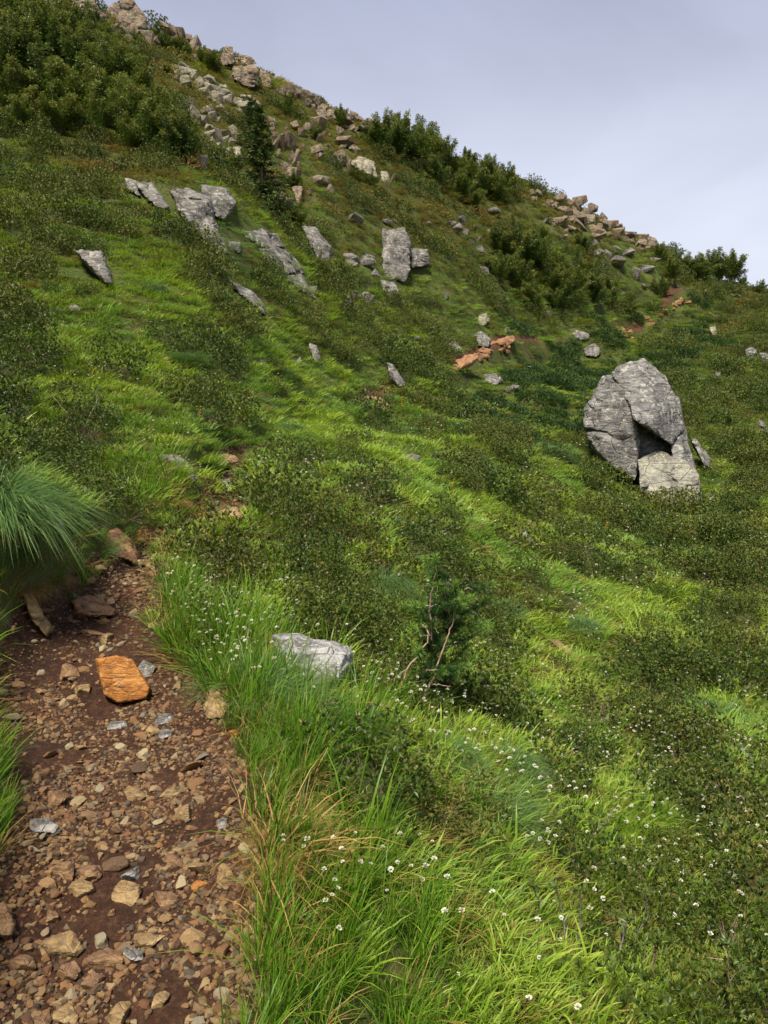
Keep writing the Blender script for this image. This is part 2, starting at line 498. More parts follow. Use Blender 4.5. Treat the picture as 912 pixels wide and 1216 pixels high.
M['larch'] = leaf_mat('larch_needle', [(0.014, 0.045, 0.009), (0.032, 0.085, 0.014), (0.075, 0.15, 0.022)], tip=(0.20, 0.33, 0.05), transl=0.3)
M['white'] = leaf_mat('white_petal', [(0.50, 0.48, 0.33), (0.66, 0.64, 0.50), (0.76, 0.75, 0.64)], transl=0.3)
M['yellow'] = leaf_mat('yellow_petal', [(0.55, 0.28, 0.02), (0.68, 0.42, 0.03), (0.60, 0.20, 0.03)], transl=0.3)
M['bark'] = plain_mat('grey_bark', (0.20, 0.17, 0.145), (0.36, 0.33, 0.29), 40)
M['brownbark'] = plain_mat('brown_bark', (0.10, 0.065, 0.04), (0.19, 0.13, 0.085), 40)
M['redbark'] = plain_mat('ruddy_bark', (0.22, 0.12, 0.075), (0.36, 0.27, 0.21), 30)
M['grey'] = rock_mat('grey_lichened_rock', [(0.085, 0.075, 0.062), (0.15, 0.138, 0.118), (0.215, 0.20, 0.175), (0.28, 0.262, 0.23)], lichen=((0.33, 0.31, 0.265), (0.25, 0.19, 0.075)), la=0.8, dark=0.7)
M['boulder'] = rock_mat('boulder_rock', [(0.1080, 0.1035, 0.0954), (0.1800, 0.1728, 0.1602), (0.2520, 0.2412, 0.2205), (0.3240, 0.3105, 0.2790)], lichen=((0.3960, 0.3780, 0.3240), (0.3240, 0.2700, 0.1170)), la=0.85, dark=0.6, scale=0.8, bump=0.8)
M['boulderlow'] = rock_mat('yellow_lichened_rock', [(0.15, 0.142, 0.118), (0.24, 0.228, 0.185), (0.32, 0.305, 0.24), (0.38, 0.36, 0.275)], lichen=((0.42, 0.40, 0.26), (0.36, 0.33, 0.11)), la=0.8, dark=0.35, scale=0.8, bump=0.8)
M['pale'] = rock_mat('pale_lichened_rock', [(0.15, 0.125, 0.085), (0.25, 0.215, 0.15), (0.34, 0.30, 0.21), (0.40, 0.36, 0.255)], lichen=((0.40, 0.38, 0.25), (0.30, 0.27, 0.10)), la=0.7, dark=0.6, scale=1.2)
M['ridge'] = rock_mat('weathered_tan_rock', [(0.10, 0.072, 0.05), (0.185, 0.135, 0.092), (0.27, 0.21, 0.145), (0.34, 0.29, 0.215)], lichen=((0.34, 0.32, 0.22), (0.26, 0.23, 0.09)), la=0.75, dark=0.8, rust=(0.23, 0.135, 0.065))
M['rusty'] = rock_mat('rust_stained_rock', [(0.15, 0.070, 0.034), (0.26, 0.125, 0.055), (0.34, 0.175, 0.078), (0.38, 0.25, 0.14)], lichen=((0.44, 0.32, 0.19), (0.24, 0.10, 0.04)), la=0.3, dark=0.4, scale=4)
M['orange'] = rock_mat('orange_rock', [(0.27, 0.095, 0.018), (0.39, 0.145, 0.025), (0.46, 0.19, 0.040), (0.42, 0.25, 0.10)], lichen=((0.48, 0.28, 0.11), (0.22, 0.075, 0.02)), la=0.5, dark=0.4, scale=5, bump=0.7)
PB = [(0.0432, 0.0252, 0.0130), (0.1395, 0.0576, 0.0194), (0.0765, 0.0450, 0.0223), (0.2250, 0.1098, 0.0331), (0.1260, 0.0900, 0.0490), (0.2520, 0.1485, 0.0540), (0.1260, 0.0450, 0.0158), (0.2970, 0.2025, 0.0900), (0.0720, 0.0558, 0.0374)]
M['pebble'] = rock_mat('path_pebble', PB, lichen=((0.34, 0.27, 0.19), (0.15, 0.07, 0.035)), la=0.25, dark=0.3, scale=12, bump=0.4, objvar=0.82)
M['whitestone'] = rock_mat('white_grey_rock', [(0.1680, 0.1596, 0.1470), (0.2772, 0.2688, 0.2520), (0.3780, 0.3696, 0.3486), (0.4620, 0.4536, 0.4284)], lichen=((0.5040, 0.4872, 0.4536), (0.3024, 0.1680, 0.0672)), la=0.6, dark=0.6, scale=3.2, bump=0.9)
PB2 = [(0.09, 0.05, 0.0256), (0.25, 0.125, 0.0440), (0.16, 0.12, 0.0720), (0.36, 0.22, 0.0880), (0.28, 0.235, 0.1480), (0.40, 0.27, 0.1160), (0.20, 0.085, 0.0336), (0.44, 0.36, 0.2000), (0.17, 0.15, 0.1120)]
M['stone'] = rock_mat('path_stone', PB2, lichen=((0.42, 0.31, 0.19), (0.17, 0.075, 0.035)), la=0.4, dark=0.4, scale=9, bump=0.5, objvar=0.8)
M['brownstone'] = rock_mat('brown_stone', [(0.11, 0.055, 0.0280), (0.19, 0.10, 0.0480), (0.27, 0.155, 0.0720), (0.34, 0.22, 0.1040)], lichen=((0.36, 0.26, 0.1360), (0.16, 0.07, 0.0280)), la=0.3, dark=0.4, scale=7)
M['tanstone'] = rock_mat('tan_stone', [(0.15, 0.085, 0.0336), (0.25, 0.155, 0.0640), (0.32, 0.215, 0.0960), (0.37, 0.28, 0.1440)], lichen=((0.36, 0.26, 0.1280), (0.20, 0.10, 0.0320)), la=0.5, dark=0.45, scale=7)
M['greystone'] = rock_mat('grey_stone', [(0.115, 0.105, 0.095), (0.20, 0.185, 0.165), (0.30, 0.28, 0.25), (0.41, 0.385, 0.345)], lichen=((0.46, 0.43, 0.37), (0.33, 0.20, 0.09)), la=0.65, dark=0.6, scale=5, bump=0.9)

k = N('hillside_soil_and_moss')
pos = k.n('NewGeometry').outputs['Position']
c = k.ramp(k.noise(pos, 0.7, 5, 0.6), [(0.3, (0.030, 0.045, 0.010)), (0.5, (0.050, 0.080, 0.014)), (0.62, (0.075, 0.085, 0.022)), (0.75, (0.085, 0.055, 0.024))])
c = k.mix(k.ramp(k.noise(pos, 6, 4, 0.6), [(0.4, 0.0), (0.7, 0.6)]), c, (0.075, 0.046, 0.022))
bp = k.n('Bump', {'Height': k.noise(pos, 14, 5, 0.7), 'Strength': 0.8, 'Distance': 0.05})
M['soil'] = k.done(k.n('BsdfPrincipled', {'Base Color': c, 'Roughness': 0.9, 'Specular IOR Level': 0.15, 'Normal': bp.outputs[0]}).outputs[0])
k = N('path_earth')
pos = k.n('NewGeometry').outputs['Position']
c = k.ramp(k.noise(pos, 2.2, 6, 0.62), [(0.3, (0.026, 0.011, 0.006)), (0.5, (0.055, 0.022, 0.010)), (0.68, (0.105, 0.043, 0.018)), (0.8, (0.17, 0.078, 0.032))])
c = k.mix(k.ramp(k.noise(pos, 34, 4, 0.7), [(0.45, 0.0), (0.7, 0.8)]), c, (0.13, 0.068, 0.036))
c = k.mix(k.ramp(k.noise(pos, 60, 3, 0.7), [(0.52, 0.0), (0.66, 0.85)]), c, (0.035, 0.022, 0.016))
bp = k.n('Bump', {'Height': k.math('ADD', k.noise(pos, 30, 6, 0.75), k.math('MULTIPLY', k.noise(pos, 110, 3, 0.7), 0.5)), 'Strength': 1.0, 'Distance': 0.03})
M['earth'] = k.done(k.n('BsdfPrincipled', {'Base Color': c, 'Roughness': 0.88, 'Specular IOR Level': 0.2, 'Normal': bp.outputs[0]}).outputs[0])

# ------------------------------------------------------------------ hillside and path sheets
nT, nL = GX.shape
_id = np.arange(nT * nL).reshape(nT, nL)
_q = np.stack([_id[:-1, :-1], _id[:-1, 1:], _id[1:, 1:], _id[1:, :-1]], -1).reshape(-1, 4)[:, ::-1]
_V = np.stack([GX, GY, GZ], -1).reshape(-1, 3)
_ctr = _V[_q].mean(1)
_rr = np.hypot(_ctr[:, 0], _ctr[:, 1])
_fd = GD.ravel()[_q].mean(1)
_hwv = half_width(_rr) * (1 + 0.16 * vnoise(_ctr[:, 0] * 2.3, _ctr[:, 1] * 2.3, seed=5))
_on = (_fd < _hwv + 0.10) & (_ctr[:, 1] > -4) & (_rr < 62)
# beyond the first bend the turf closes over much of the track
_bare = sstep(0.0, 0.12, vnoise(_ctr[:, 0] * 0.35, _ctr[:, 1] * 0.35, seed=77)) > 0.5
_pu, _pv, _ = project(_ctr)
_seen = ((_pu > 535) & (_pu < 640)) | ((_pu > 728) & (_pu < 765)) | ((_pu > 785) & (_pu < 825)) | ((_pu > 415) & (_pu < 470))
_on &= (_rr < 12.5) | _seen


def sub(faces):
    used, inv = np.unique(faces, return_inverse=True)
    return _V[used], inv.reshape(faces.shape)


for nm, msk, mt in (('hillside', ~_on, M['soil']), ('path', _on, M['earth'])):
    vv, ff = sub(_q[msk])
    o = mk_obj(nm, mk_mesh(nm, vv, [ff], mt))
    o['kind'] = 'structure'
    o['label'] = 'steep grassy mountainside falling away to the right' if nm == 'hillside' else 'narrow stony dirt footpath cut along the slope'


# ------------------------------------------------------------------ rocks
def ico(sub_):
    bm = bmesh.new(); bmesh.ops.create_icosphere(bm, subdivisions=sub_, radius=1)
    V = np.array([v.co[:] for v in bm.verts]); F = np.array([[v.index for v in f.verts] for f in bm.faces]); bm.free()
    return V, F


ICO = {s: ico(s) for s in (2, 3, 4, 5, 6)}


def hull_planes(P):
    bm = bmesh.new()
    for p in P: bm.verts.new(p)
    bmesh.ops.convex_hull(bm, input=list(bm.verts))
    bm.normal_update()
    c_ = np.mean(P, 0); out = []
    for f in bm.faces:
        n_ = np.array(f.normal[:]); d_ = float(np.dot(n_, np.array(f.verts[0].co[:])))
        if n_ @ n_ < 0.5: continue
        if d_ - n_ @ c_ < 0: n_, d_ = -n_, -d_
        out.append((n_, d_))
    bm.free()
    return np.array([o[0] for o in out]), np.array([o[1] for o in out])


def rock_shape(nrm, dst, centre, sub_, size, seed, rough=1.0, strata=1.0, sdir=(0.35, 0.2, 0.92), sharp=22.0):
    """star-shaped solid bounded by planes n.x <= d, edges slightly worn, surface broken up"""
    D, F = ICO[sub_]
    h = dst - nrm @ centre
    q = (D @ nrm.T) / np.maximum(h, 1e-4)
    q = np.maximum(q, 1e-6)
    rad = 1.0 / (np.sum(q ** sharp, 1) ** (1.0 / sharp))
    V = D * rad[:, None]
    s = 1.0 / size
    o = seed * 7.31
    p = V * s + o
    lo = fbm(p[:, 0] * 1.9, p[:, 1] * 1.9, p[:, 2] * 1.9, 3, seed)
    sd = np.array(sdir) / np.linalg.norm(sdir)
    a = (V @ sd) * s * 7 + 1.1 * vnoise(p[:, 0] * 2.2, p[:, 1] * 2.2, p[:, 2] * 2.2, seed + 3)
    saw = a - np.floor(a); saw = np.minimum(saw, (1 - saw) * 4)
    hi = fbm(p[:, 0] * 8, p[:, 1] * 8, p[:, 2] * 8, 3, seed + 9)
    ck = np.abs(vnoise(p[:, 0] * 1.6 + 9, p[:, 1] * 1.6, p[:, 2] * 1.6, seed + 21))
    nb = vnoise(p[:, 0] * 2.6 + 4, p[:, 1] * 2.6, p[:, 2] * 2.6, seed + 31) + 0.35 * lo
    blk = np.floor(nb * 2.6) / 2.6
    disp = size * (0.035 * rough * lo + 0.05 * rough * blk + 0.035 * strata * (saw - 0.4) + 0.022 * rough * hi - 0.05 * rough * np.exp(-(ck / 0.05) ** 2))
    return V + D * disp[:, None], F


def rock_random(seed, sub_, ext=(1, 0.8, 0.6), n=14, rough=1.0, strata=0.6):
    """stone with half extents ext, centred on the origin"""
    g = np.random.default_rng(seed)
    d = g.normal(size=(n, 3)); d /= np.linalg.norm(d, axis=1)[:, None]
    d = np.concatenate([d, [[0, 0, 1.0], [0, 0, -1.0], [0.2, 0.1, 0.97]]])
    h = g.uniform(0.55, 1.0, len(d))
    V, F = rock_shape(d, h, np.zeros(3), sub_, 2.0, seed, rough * 0.7, strata, sharp=45.0)
    V = V / np.abs(V).max(0) * np.array(ext)
    return V, F


def sharpen(me, deg=38):
    try: me.set_sharp_from_angle(angle=math.radians(deg))
    except Exception: pass
    return me


def piece_mesh(name, px, mat, sub_=4, prot=0.3, thick=None, tb=None, hug=0.7, seed=1, rough=1.0, strata=1.0, sdir=(0.35, 0.2, 0.92), dts=None, grow=1.0, bev=0.93, sharp=22.0):
    """a block whose visible face has the pixel corners px; its distance comes from the ground it stands on.
    returns world-space mesh vertices moved to the block's centre"""
    px = np.array(px, float)
    px = px.mean(0) + (px - px.mean(0)) * grow
    i = px[:, 1].argmax()
    t0 = tb if tb is not None else ground_at(px[i, 0], px[i, 1])[1]
    th = hit(px[:, 0], px[:, 1]); th = np.where(np.isfinite(th), th, t0)
    size = max(np.ptp(px[:, 0]), np.ptp(px[:, 1])) * t0 / F0
    mn = min(np.ptp(px[:, 0]), np.ptp(px[:, 1])) * t0 / F0
    thick = thick if thick is not None else mn * 0.9
    tf = t0 + np.clip(th - t0, -0.5 * size, size) * hug - prot * mn
    if dts is not None: tf = tf + np.array(dts)
    c_ = px.mean(0)
    front = at(c_[0] + (px[:, 0] - c_[0]) * bev, c_[1] + (px[:, 1] - c_[1]) * bev, tf)
    mid = at(px[:, 0], px[:, 1], tf + thick * 0.35)
    back = at(c_[0] + (px[:, 0] - c_[0]) * 0.85, c_[1] + (px[:, 1] - c_[1]) * 0.85, tf + thick)
    P = np.concatenate([front, mid, back] if bev < 0.98 else [front, back])
    nrm, dst = hull_planes(P)
    cen = P.mean(0)
    V, F = rock_shape(nrm, dst, cen, sub_, size, seed, rough, strata, sdir, sharp)
    return sharpen(mk_mesh(name, V, [F], mat), 40), cen, size


RSEED = [100]


def rock(name, label, pieces, mat, cat='rock', group=None, sub_=4, **kw):
    """one piece: one mesh; more: an Empty with the blocks as parts"""
    RSEED[0] += 1
    if len(pieces) == 1:
        me, cen, _ = piece_mesh(name, pieces[0], M[mat], sub_, seed=RSEED[0], **kw)
        return tag(mk_obj(name, me, loc=cen), label, cat, group)
    r = None
    for i, p in enumerate(pieces):
        me, cen, _ = piece_mesh('block', p, M[mat], sub_, seed=RSEED[0] * 5 + i, **kw)
        if r is None: r = tag(root(name, cen), label, cat, group); base = cen
        mk_obj('block', me, r, loc=cen - base)
    return r


def box(u, v, w, h, skew=0.0):
    """irregular five or six sided outline round (u, v)"""
    g = np.random.default_rng(int(u * 13 + v * 7))
    a = np.sort(g.uniform(0, 2 * math.pi, 7)); a = np.linspace(0, 2 * math.pi, 7, endpoint=False) + g.uniform(-0.35, 0.35, 7)
    x = np.sign(np.cos(a)) * np.abs(np.cos(a)) ** 0.6 * w / 2; y = np.sign(np.sin(a)) * np.abs(np.sin(a)) ** 0.6 * h / 2
    return [(u + i + skew * j, v + j) for i, j in zip(x, y)]


# the great boulder: jointed blocks round an undercut hollow, a lower block in front
t_b = ground_at(790, 597)[1]
_b0 = at(760, 560, t_b)
bl = tag(root('boulder', _b0), 'huge grey lichened boulder with a dark overhang hollow on the open slope', 'boulder')


for nm, px, dts, th_, mt, sd, lab, sb in [
    ('left_block', [(693, 486), (692, 515), (712, 546), (757, 578), (764, 520), (758, 492), (752, 455), (733, 440), (715, 446)], [1.5, 1.3, 0.7, -0.35, -0.1, -0.35, 0.55, 1.1, 1.7], 3.0, 'boulder', 11, None, 6),
    ('overhanging_block', [(728, 444), (750, 426), (766, 426), (790, 442), (805, 470), (814, 512), (800, 534), (786, 520), (768, 505), (751, 498), (744, 470)], [1.25, 1.35, 1.2, 1.0, 0.8, 0.7, 0.1, -0.35, -0.75, -0.7, 0.1], 2.6, 'boulder', 25, None, 6),
    ('right_block', [(798, 470), (806, 468), (815, 512), (829, 566), (812, 578), (798, 552), (794, 515)], [1.0, 1.0, 0.6, 0.15, 0.0, 0.15, 0.5], 1.8, 'boulder', 33, None, 5),
    ('rear_block', [(750, 480), (808, 490), (818, 570), (752, 574)], [0.7, 0.7, 0.75, 0.7], 2.0, 'boulder', 29, None, 5),
    ('lower_block', [(755, 545), (768, 538), (784, 533), (811, 545), (828, 560), (834, 601), (812, 606), (784, 597), (760, 584)], [-0.25, 0.0, 0.15, 0.1, 0.05, -0.4, -0.6, -0.85, -0.65], 2.0, 'boulderlow', 37, 'yellowish lichened lower block', 6),
    ('wedge_stone', box(766, 575, 9, 8), [-0.75] * 7, 0.3, 'boulder', 41, None, 4),
]:
    me, cen, _ = piece_mesh(nm, px, M[mt], sb, prot=0.0, thick=th_, tb=t_b, hug=0.15, seed=sd, rough=0.8, strata=0.55, sdir=(0.75, 0.1, 0.65), dts=dts, bev=0.985, sharp=70.0)
    o = mk_obj(nm, me, bl, loc=cen - _b0)
    if lab: o['label'] = lab

# outcrops of layered grey rock on the shoulder left of the gully
rock('rock_outcrop', 'row of grey cracked slabs under a turf brow on the upper left shoulder', [[(162, 217), (181, 220), (200, 246), (190, 248), (172, 233)], [(149, 212), (161, 215), (166, 233), (150, 223)]], 'grey', 'outcrop', sub_=5, grow=1.2, prot=0.48, thick=1.5, hug=0.9, bev=0.96, sharp=50.0, rough=0.95)
rock('rock_outcrop', 'tall grey slab outcrop of two stacked blocks beside the gully conifer', [[(207, 230), (224, 228), (245, 237), (251, 258), (222, 261), (211, 246)], [(221, 262), (251, 261), (259, 273), (268, 298), (246, 287), (235, 272)]], 'grey', 'outcrop', sub_=5, grow=1.2, prot=0.48, thick=1.5, hug=0.9, bev=0.96, sharp=50.0, rough=0.95)
rock('rock_outcrop', 'broad grey slab behind the two stacked blocks at the gully rim', [[(241, 222), (267, 226), (277, 239), (265, 259), (246, 247)]], 'grey', 'outcrop', sub_=5, grow=1.2, prot=0.48, thick=1.5, hug=0.9, bev=0.96, sharp=50.0, rough=0.95)
rock('rock_outcrop', 'widest grey outcrop, five cracked blocks in bilberry turf below the conifer', [
    [(293, 276), (327, 278), (335, 293), (317, 295), (295, 284)], [(287, 285), (317, 297), (336, 297), (346, 322), (317, 322), (302, 309), (287, 302)],
    [(272, 287), (285, 289), (285, 300), (274, 296)], [(341, 301), (350, 306), (361, 324), (349, 320)], [(340, 329), (358, 327), (374, 354), (355, 344)]], 'grey', 'outcrop', sub_=5, grow=1.2, prot=0.48, thick=1.5, hug=0.9, bev=0.96, sharp=50.0, rough=0.95)
rock('rock_outcrop', 'narrow upright grey slab with a rusty corner beside dark alders', [[(360, 272), (377, 274), (391, 293), (390, 313), (377, 305), (374, 289)]], 'grey', 'outcrop', sub_=5, grow=1.2, prot=0.48, thick=1.5, hug=0.9, bev=0.96, sharp=50.0, rough=0.95)
rock('rock_outcrop', 'slim grey rib of rock poking from green turf below the wide outcrop', [[(274, 334), (284, 338), (308, 356), (314, 374), (299, 361), (284, 348)]], 'grey', 'outcrop', sub_=5, grow=1.2, prot=0.48, thick=1.5, hug=0.9, bev=0.96, sharp=50.0, rough=0.95)
rock('rock_outcrop', 'lone grey angular slab beside the brightest grass streak on the left slope', [[(92, 300), (120, 300), (129, 323), (132, 340), (108, 320)]], 'grey', 'outcrop', sub_=5, grow=1.2, prot=0.48, thick=1.5, hug=0.9, bev=0.96, sharp=50.0, rough=0.95)
rock('rock_outcrop', 'upright grey standing rock with a lower shoulder block on the mid slope', [[(456, 274), (481, 272), (487, 292), (487, 318), (481, 332), (457, 332), (454, 304)], [(487, 295), (507, 297), (510, 314), (490, 317)], [(450, 333), (468, 336), (474, 350), (458, 346)]], 'grey', 'outcrop', sub_=5, hug=0.4, grow=1.15, prot=0.45, bev=0.985, sharp=50.0, rough=0.8)
rock('rock_outcrop', 'pale yellowish rock pair below the upper alder thicket', [[(411, 194), (426, 184), (446, 192), (450, 216), (435, 207)], [(451, 203), (460, 203), (465, 221), (454, 219)]], 'pale', 'outcrop', hug=0.4)
rock('rock_outcrop', 'pale square-edged block standing among scree beside the conifer', [[(263, 172), (287, 173), (287, 200), (279, 199), (263, 190)]], 'pale', hug=0.4)
rock('rock_outcrop', 'split grey outcrop of two blocks on the far right slope', [[(884, 415), (893, 411), (899, 417), (900, 432), (887, 428)], [(901, 417), (914, 420), (914, 436), (902, 433)]], 'grey', 'outcrop')
rock('rock_outcrop', 'low grey slab leaning on the lower side of the huge boulder', [[(819, 522), (827, 521), (845, 545), (842, 562), (832, 548)]], 'grey', 'outcrop')
rock('rock_outcrop', 'whitish streaked slab lying in the turf beneath the far path', [[(458, 430), (466, 431), (474, 444), (484, 458), (473, 461), (462, 448)]], 'grey', 'outcrop')

# named rocks near the path
rock('rock', 'large white-grey flat rock sunk in tall grass beside the path', [[(318, 750), (345, 747), (385, 755), (420, 770), (421, 793), (392, 822), (372, 832), (350, 820), (330, 790)]], 'whitestone', sub_=6, prot=0.2, thick=0.5, hug=0.8, rough=0.7)
rock('rock', 'buff flat rock in flowering grass above the large white-grey rock', [[(255, 712), (290, 712), (310, 722), (302, 736), (262, 730)]], 'tanstone', sub_=5, prot=0.3)
rock('rock', 'grey rock showing beside the big blue-green tussock on the bank', [[(32, 578), (50, 578), (72, 605), (78, 640), (66, 632), (45, 605)]], 'greystone', sub_=5, prot=0.35)
rock('rock', 'rounded rust brown rock jutting from the bank where the path narrows', [[(122, 634), (140, 628), (158, 640), (168, 660), (165, 672), (140, 664), (122, 655)]], 'rusty', sub_=5, prot=0.2)
rock('rock', 'long rust brown stone lying at the foot of the bank', [[(86, 712), (100, 704), (125, 712), (141, 724), (138, 733), (110, 734), (92, 730)]], 'rusty', sub_=5, prot=0.3)
rock('rock', 'pointed ochre stone leaning below the overhanging tussock', [[(26, 704), (38, 703), (52, 725), (62, 748), (55, 757), (40, 742)]], 'tanstone', sub_=5, prot=0.3)
rock('rock', 'bright orange angular rock sitting in the middle of the path', [[(112, 781), (140, 777), (158, 782), (181, 818), (176, 832), (140, 838), (122, 828), (120, 800)]], 'orange', sub_=6, prot=0.15, hug=0.1, rough=0.28, strata=0.2, sharp=40.0)
rock('rock', 'grey and rust rock at the grassy edge of the path', [[(242, 822), (252, 815), (264, 824), (272, 842), (266, 854), (245, 858), (240, 842)]], 'tanstone', sub_=5, prot=0.2)
rock('rock', 'wide grey slab in the short bank above the path bend', [[(192, 541), (208, 541), (228, 556), (240, 572), (232, 576), (205, 556)]], 'greystone', sub_=5)
rock('rock', 'small white-grey rock in flowering grass on the bank', [[(93, 575), (101, 574), (109, 584), (108, 592), (98, 587)]], 'greystone')
rock('rock', 'flat pinkish slab lying across the path at its first rise', [[(255, 541), (280, 540), (284, 549), (258, 553)]], 'tanstone')
rock('rock', 'flat grey stone embedded in the path below the pinkish slab', [[(262, 570), (274, 568), (281, 575), (276, 581), (263, 578)]], 'greystone')
rock('rock', 'buff ledge stone stepping up the path at the grass lip', [[(258, 606), (276, 602), (291, 610), (288, 617), (262, 616)]], 'tanstone')
rock('rock', 'dark grey rock corner in the grass at the path foot', [[(-12, 1075), (4, 1072), (18, 1098), (15, 1112), (-8, 1114)]], 'brownstone', sub_=5)
rock('rock', 'flat lilac-grey slab half under grass left of the path', [[(34, 972), (55, 970), (70, 980), (66, 990), (38, 988)]], 'greystone', sub_=5)
rock('rock', 'pale slab in the turf at the far path bend', [[(430, 472), (452, 470), (469, 486), (462, 492), (440, 482)]], 'tanstone')
rock('rock', 'orange-red rock ledge at the bare far stretch of path', [[(538, 428), (560, 420), (570, 424), (560, 436), (543, 440)]], 'rusty')
rock('rock', 'orange-red slab topping the bare far stretch of path', [[(590, 402), (610, 397), (614, 404), (600, 414), (585, 410)]], 'rusty')
rock('rock', 'cream upright rock above the bare far stretch of path', [[(567, 374), (578, 371), (582, 380), (576, 388), (567, 386)]], 'pale')
rock('rock', 'white streaked rock at the head of the bare far path', [[(562, 398), (572, 390), (584, 404), (580, 414), (568, 412)]], 'grey')
rock('rock', 'grey white rock left of the bare far stretch of path', [[(529, 405), (540, 404), (549, 414), (545, 419), (532, 415)]], 'grey')
rock('rock', 'low grey rock in juniper below the bare far path', [[(574, 444), (590, 443), (598, 453), (588, 458), (577, 455)]], 'grey')
rock('rock', 'grey rock pair showing through juniper above the huge boulder', [[(674, 391), (688, 389), (701, 397), (698, 404), (678, 402)], [(692, 415), (706, 408), (714, 414), (712, 424), (695, 423)]], 'grey')
rock('rock', 'white upright stone on the far right slope below the path', [[(842, 388), (850, 387), (853, 398), (848, 404), (843, 398)]], 'pale')
rock('rock', 'small rounded white stone below the huge boulder', [[(840, 588), (848, 587), (850, 594), (843, 597)]], 'pale')
rock('rock', 'tiny dark-topped stone alone in turf right of the huge boulder', [[(848, 442), (856, 441), (857, 447), (850, 449)]], 'grey')
rock('rock', 'rusty streaked upright slab in the scree below the gully conifer', [[(346, 222), (360, 221), (359, 240), (354, 248), (348, 232)]], 'ridge')
for lab, p in [('sunken grey-white rock in the bright turf above the central tussock', [(615, 630), (624, 630), (640, 650), (632, 652)]),
               ('thin pale rock sliver in turf on the open right slope', [(500, 588), (512, 589), (526, 598), (514, 600)]),
               ('long flat buff rock bedded in the right-hand slope', [(648, 758), (662, 760), (690, 782), (676, 782)]),
               ('buff slab end showing between shrubs on the right slope', [(738, 752), (750, 754), (764, 766), (752, 768)]),
               ('dark grey rock at the shrub edge of the lower right slope', [(873, 882), (884, 886), (902, 908), (892, 910)]),
               ('pale narrow stone in short grass below the huge boulder', [(682, 610), (692, 611), (700, 618), (690, 619)]),
               ('grey stone on the left slope below the grass streak', [(366, 408), (376, 409), (382, 428), (374, 433)]),
               ('small white rock in flowering turf above the path bend', [(330, 452), (338, 454), (345, 464), (337, 462)]),
               ('buff stone by the first tussock above the path', [(192, 424), (200, 424), (206, 438), (198, 438)]),
               ('flat pale stone on the left flowering slope', [(80, 363), (92, 362), (96, 369), (84, 370)]),
               ('grey shard showing low in shrubs by the far path', [(432, 300), (446, 304), (448, 314), (436, 312)]),
               ('pale weathered rock on the slope below the standing rock', [(406, 300), (418, 299), (428, 306), (424, 318), (410, 316)]),
               ('faint grey ledge behind flowers on the left bank', [(0, 480), (20, 484), (42, 494), (36, 500), (8, 492)])]:
    rock('rock', lab, [p], 'greystone' if 'buff' not in lab else 'tanstone', prot=0.25)

# crest rocks
CR = [
    ('jagged tan crag topping the crest above the alder thicket', [[(76, -2), (96, -8), (112, -4), (123, 18), (106, 22), (86, 10)]]),
    ('tall pointed brown crag on the crest, highest of the ridge', [[(123, 18), (136, 2), (148, -6), (160, -1), (172, 17), (176, 30), (142, 29)]]),
    ('upright tan pillar block on the crest', [[(261, 70), (267, 55), (277, 54), (279, 75), (264, 79)]]),
    ('big square brown block with shaded underside on the crest', [[(275, 77), (306, 78), (309, 103), (296, 104), (276, 94)]]),
    ('broken tan slab lying over the square crest block', [[(279, 62), (299, 67), (307, 77), (278, 77)]]),
    ('rounded shoulder rock beside the square crest block', [[(308, 78), (321, 89), (321, 95), (309, 93)]]),
    ('pale block at the foot of the square crest block', [[(310, 92), (322, 92), (323, 105), (312, 104)]]),
    ('flat overhanging slab jutting from the crest', [[(323, 97), (333, 92), (351, 98), (349, 105), (326, 103)]]),
    ('dark brown lump standing on the crest by the alders', [[(387, 131), (398, 128), (406, 136), (402, 142), (388, 142)]]),
    ('tan cliff face breaking the crest behind the alder thicket', [[(512, 164), (524, 163), (537, 176), (536, 187), (520, 186)]]),
]
for lab, ps in CR:
    rock('crest_rock', lab, ps, 'ridge', 'rock', sub_=5, tb=None, hug=0.2, prot=0.5, rough=1.0, bev=0.985, sharp=50.0)

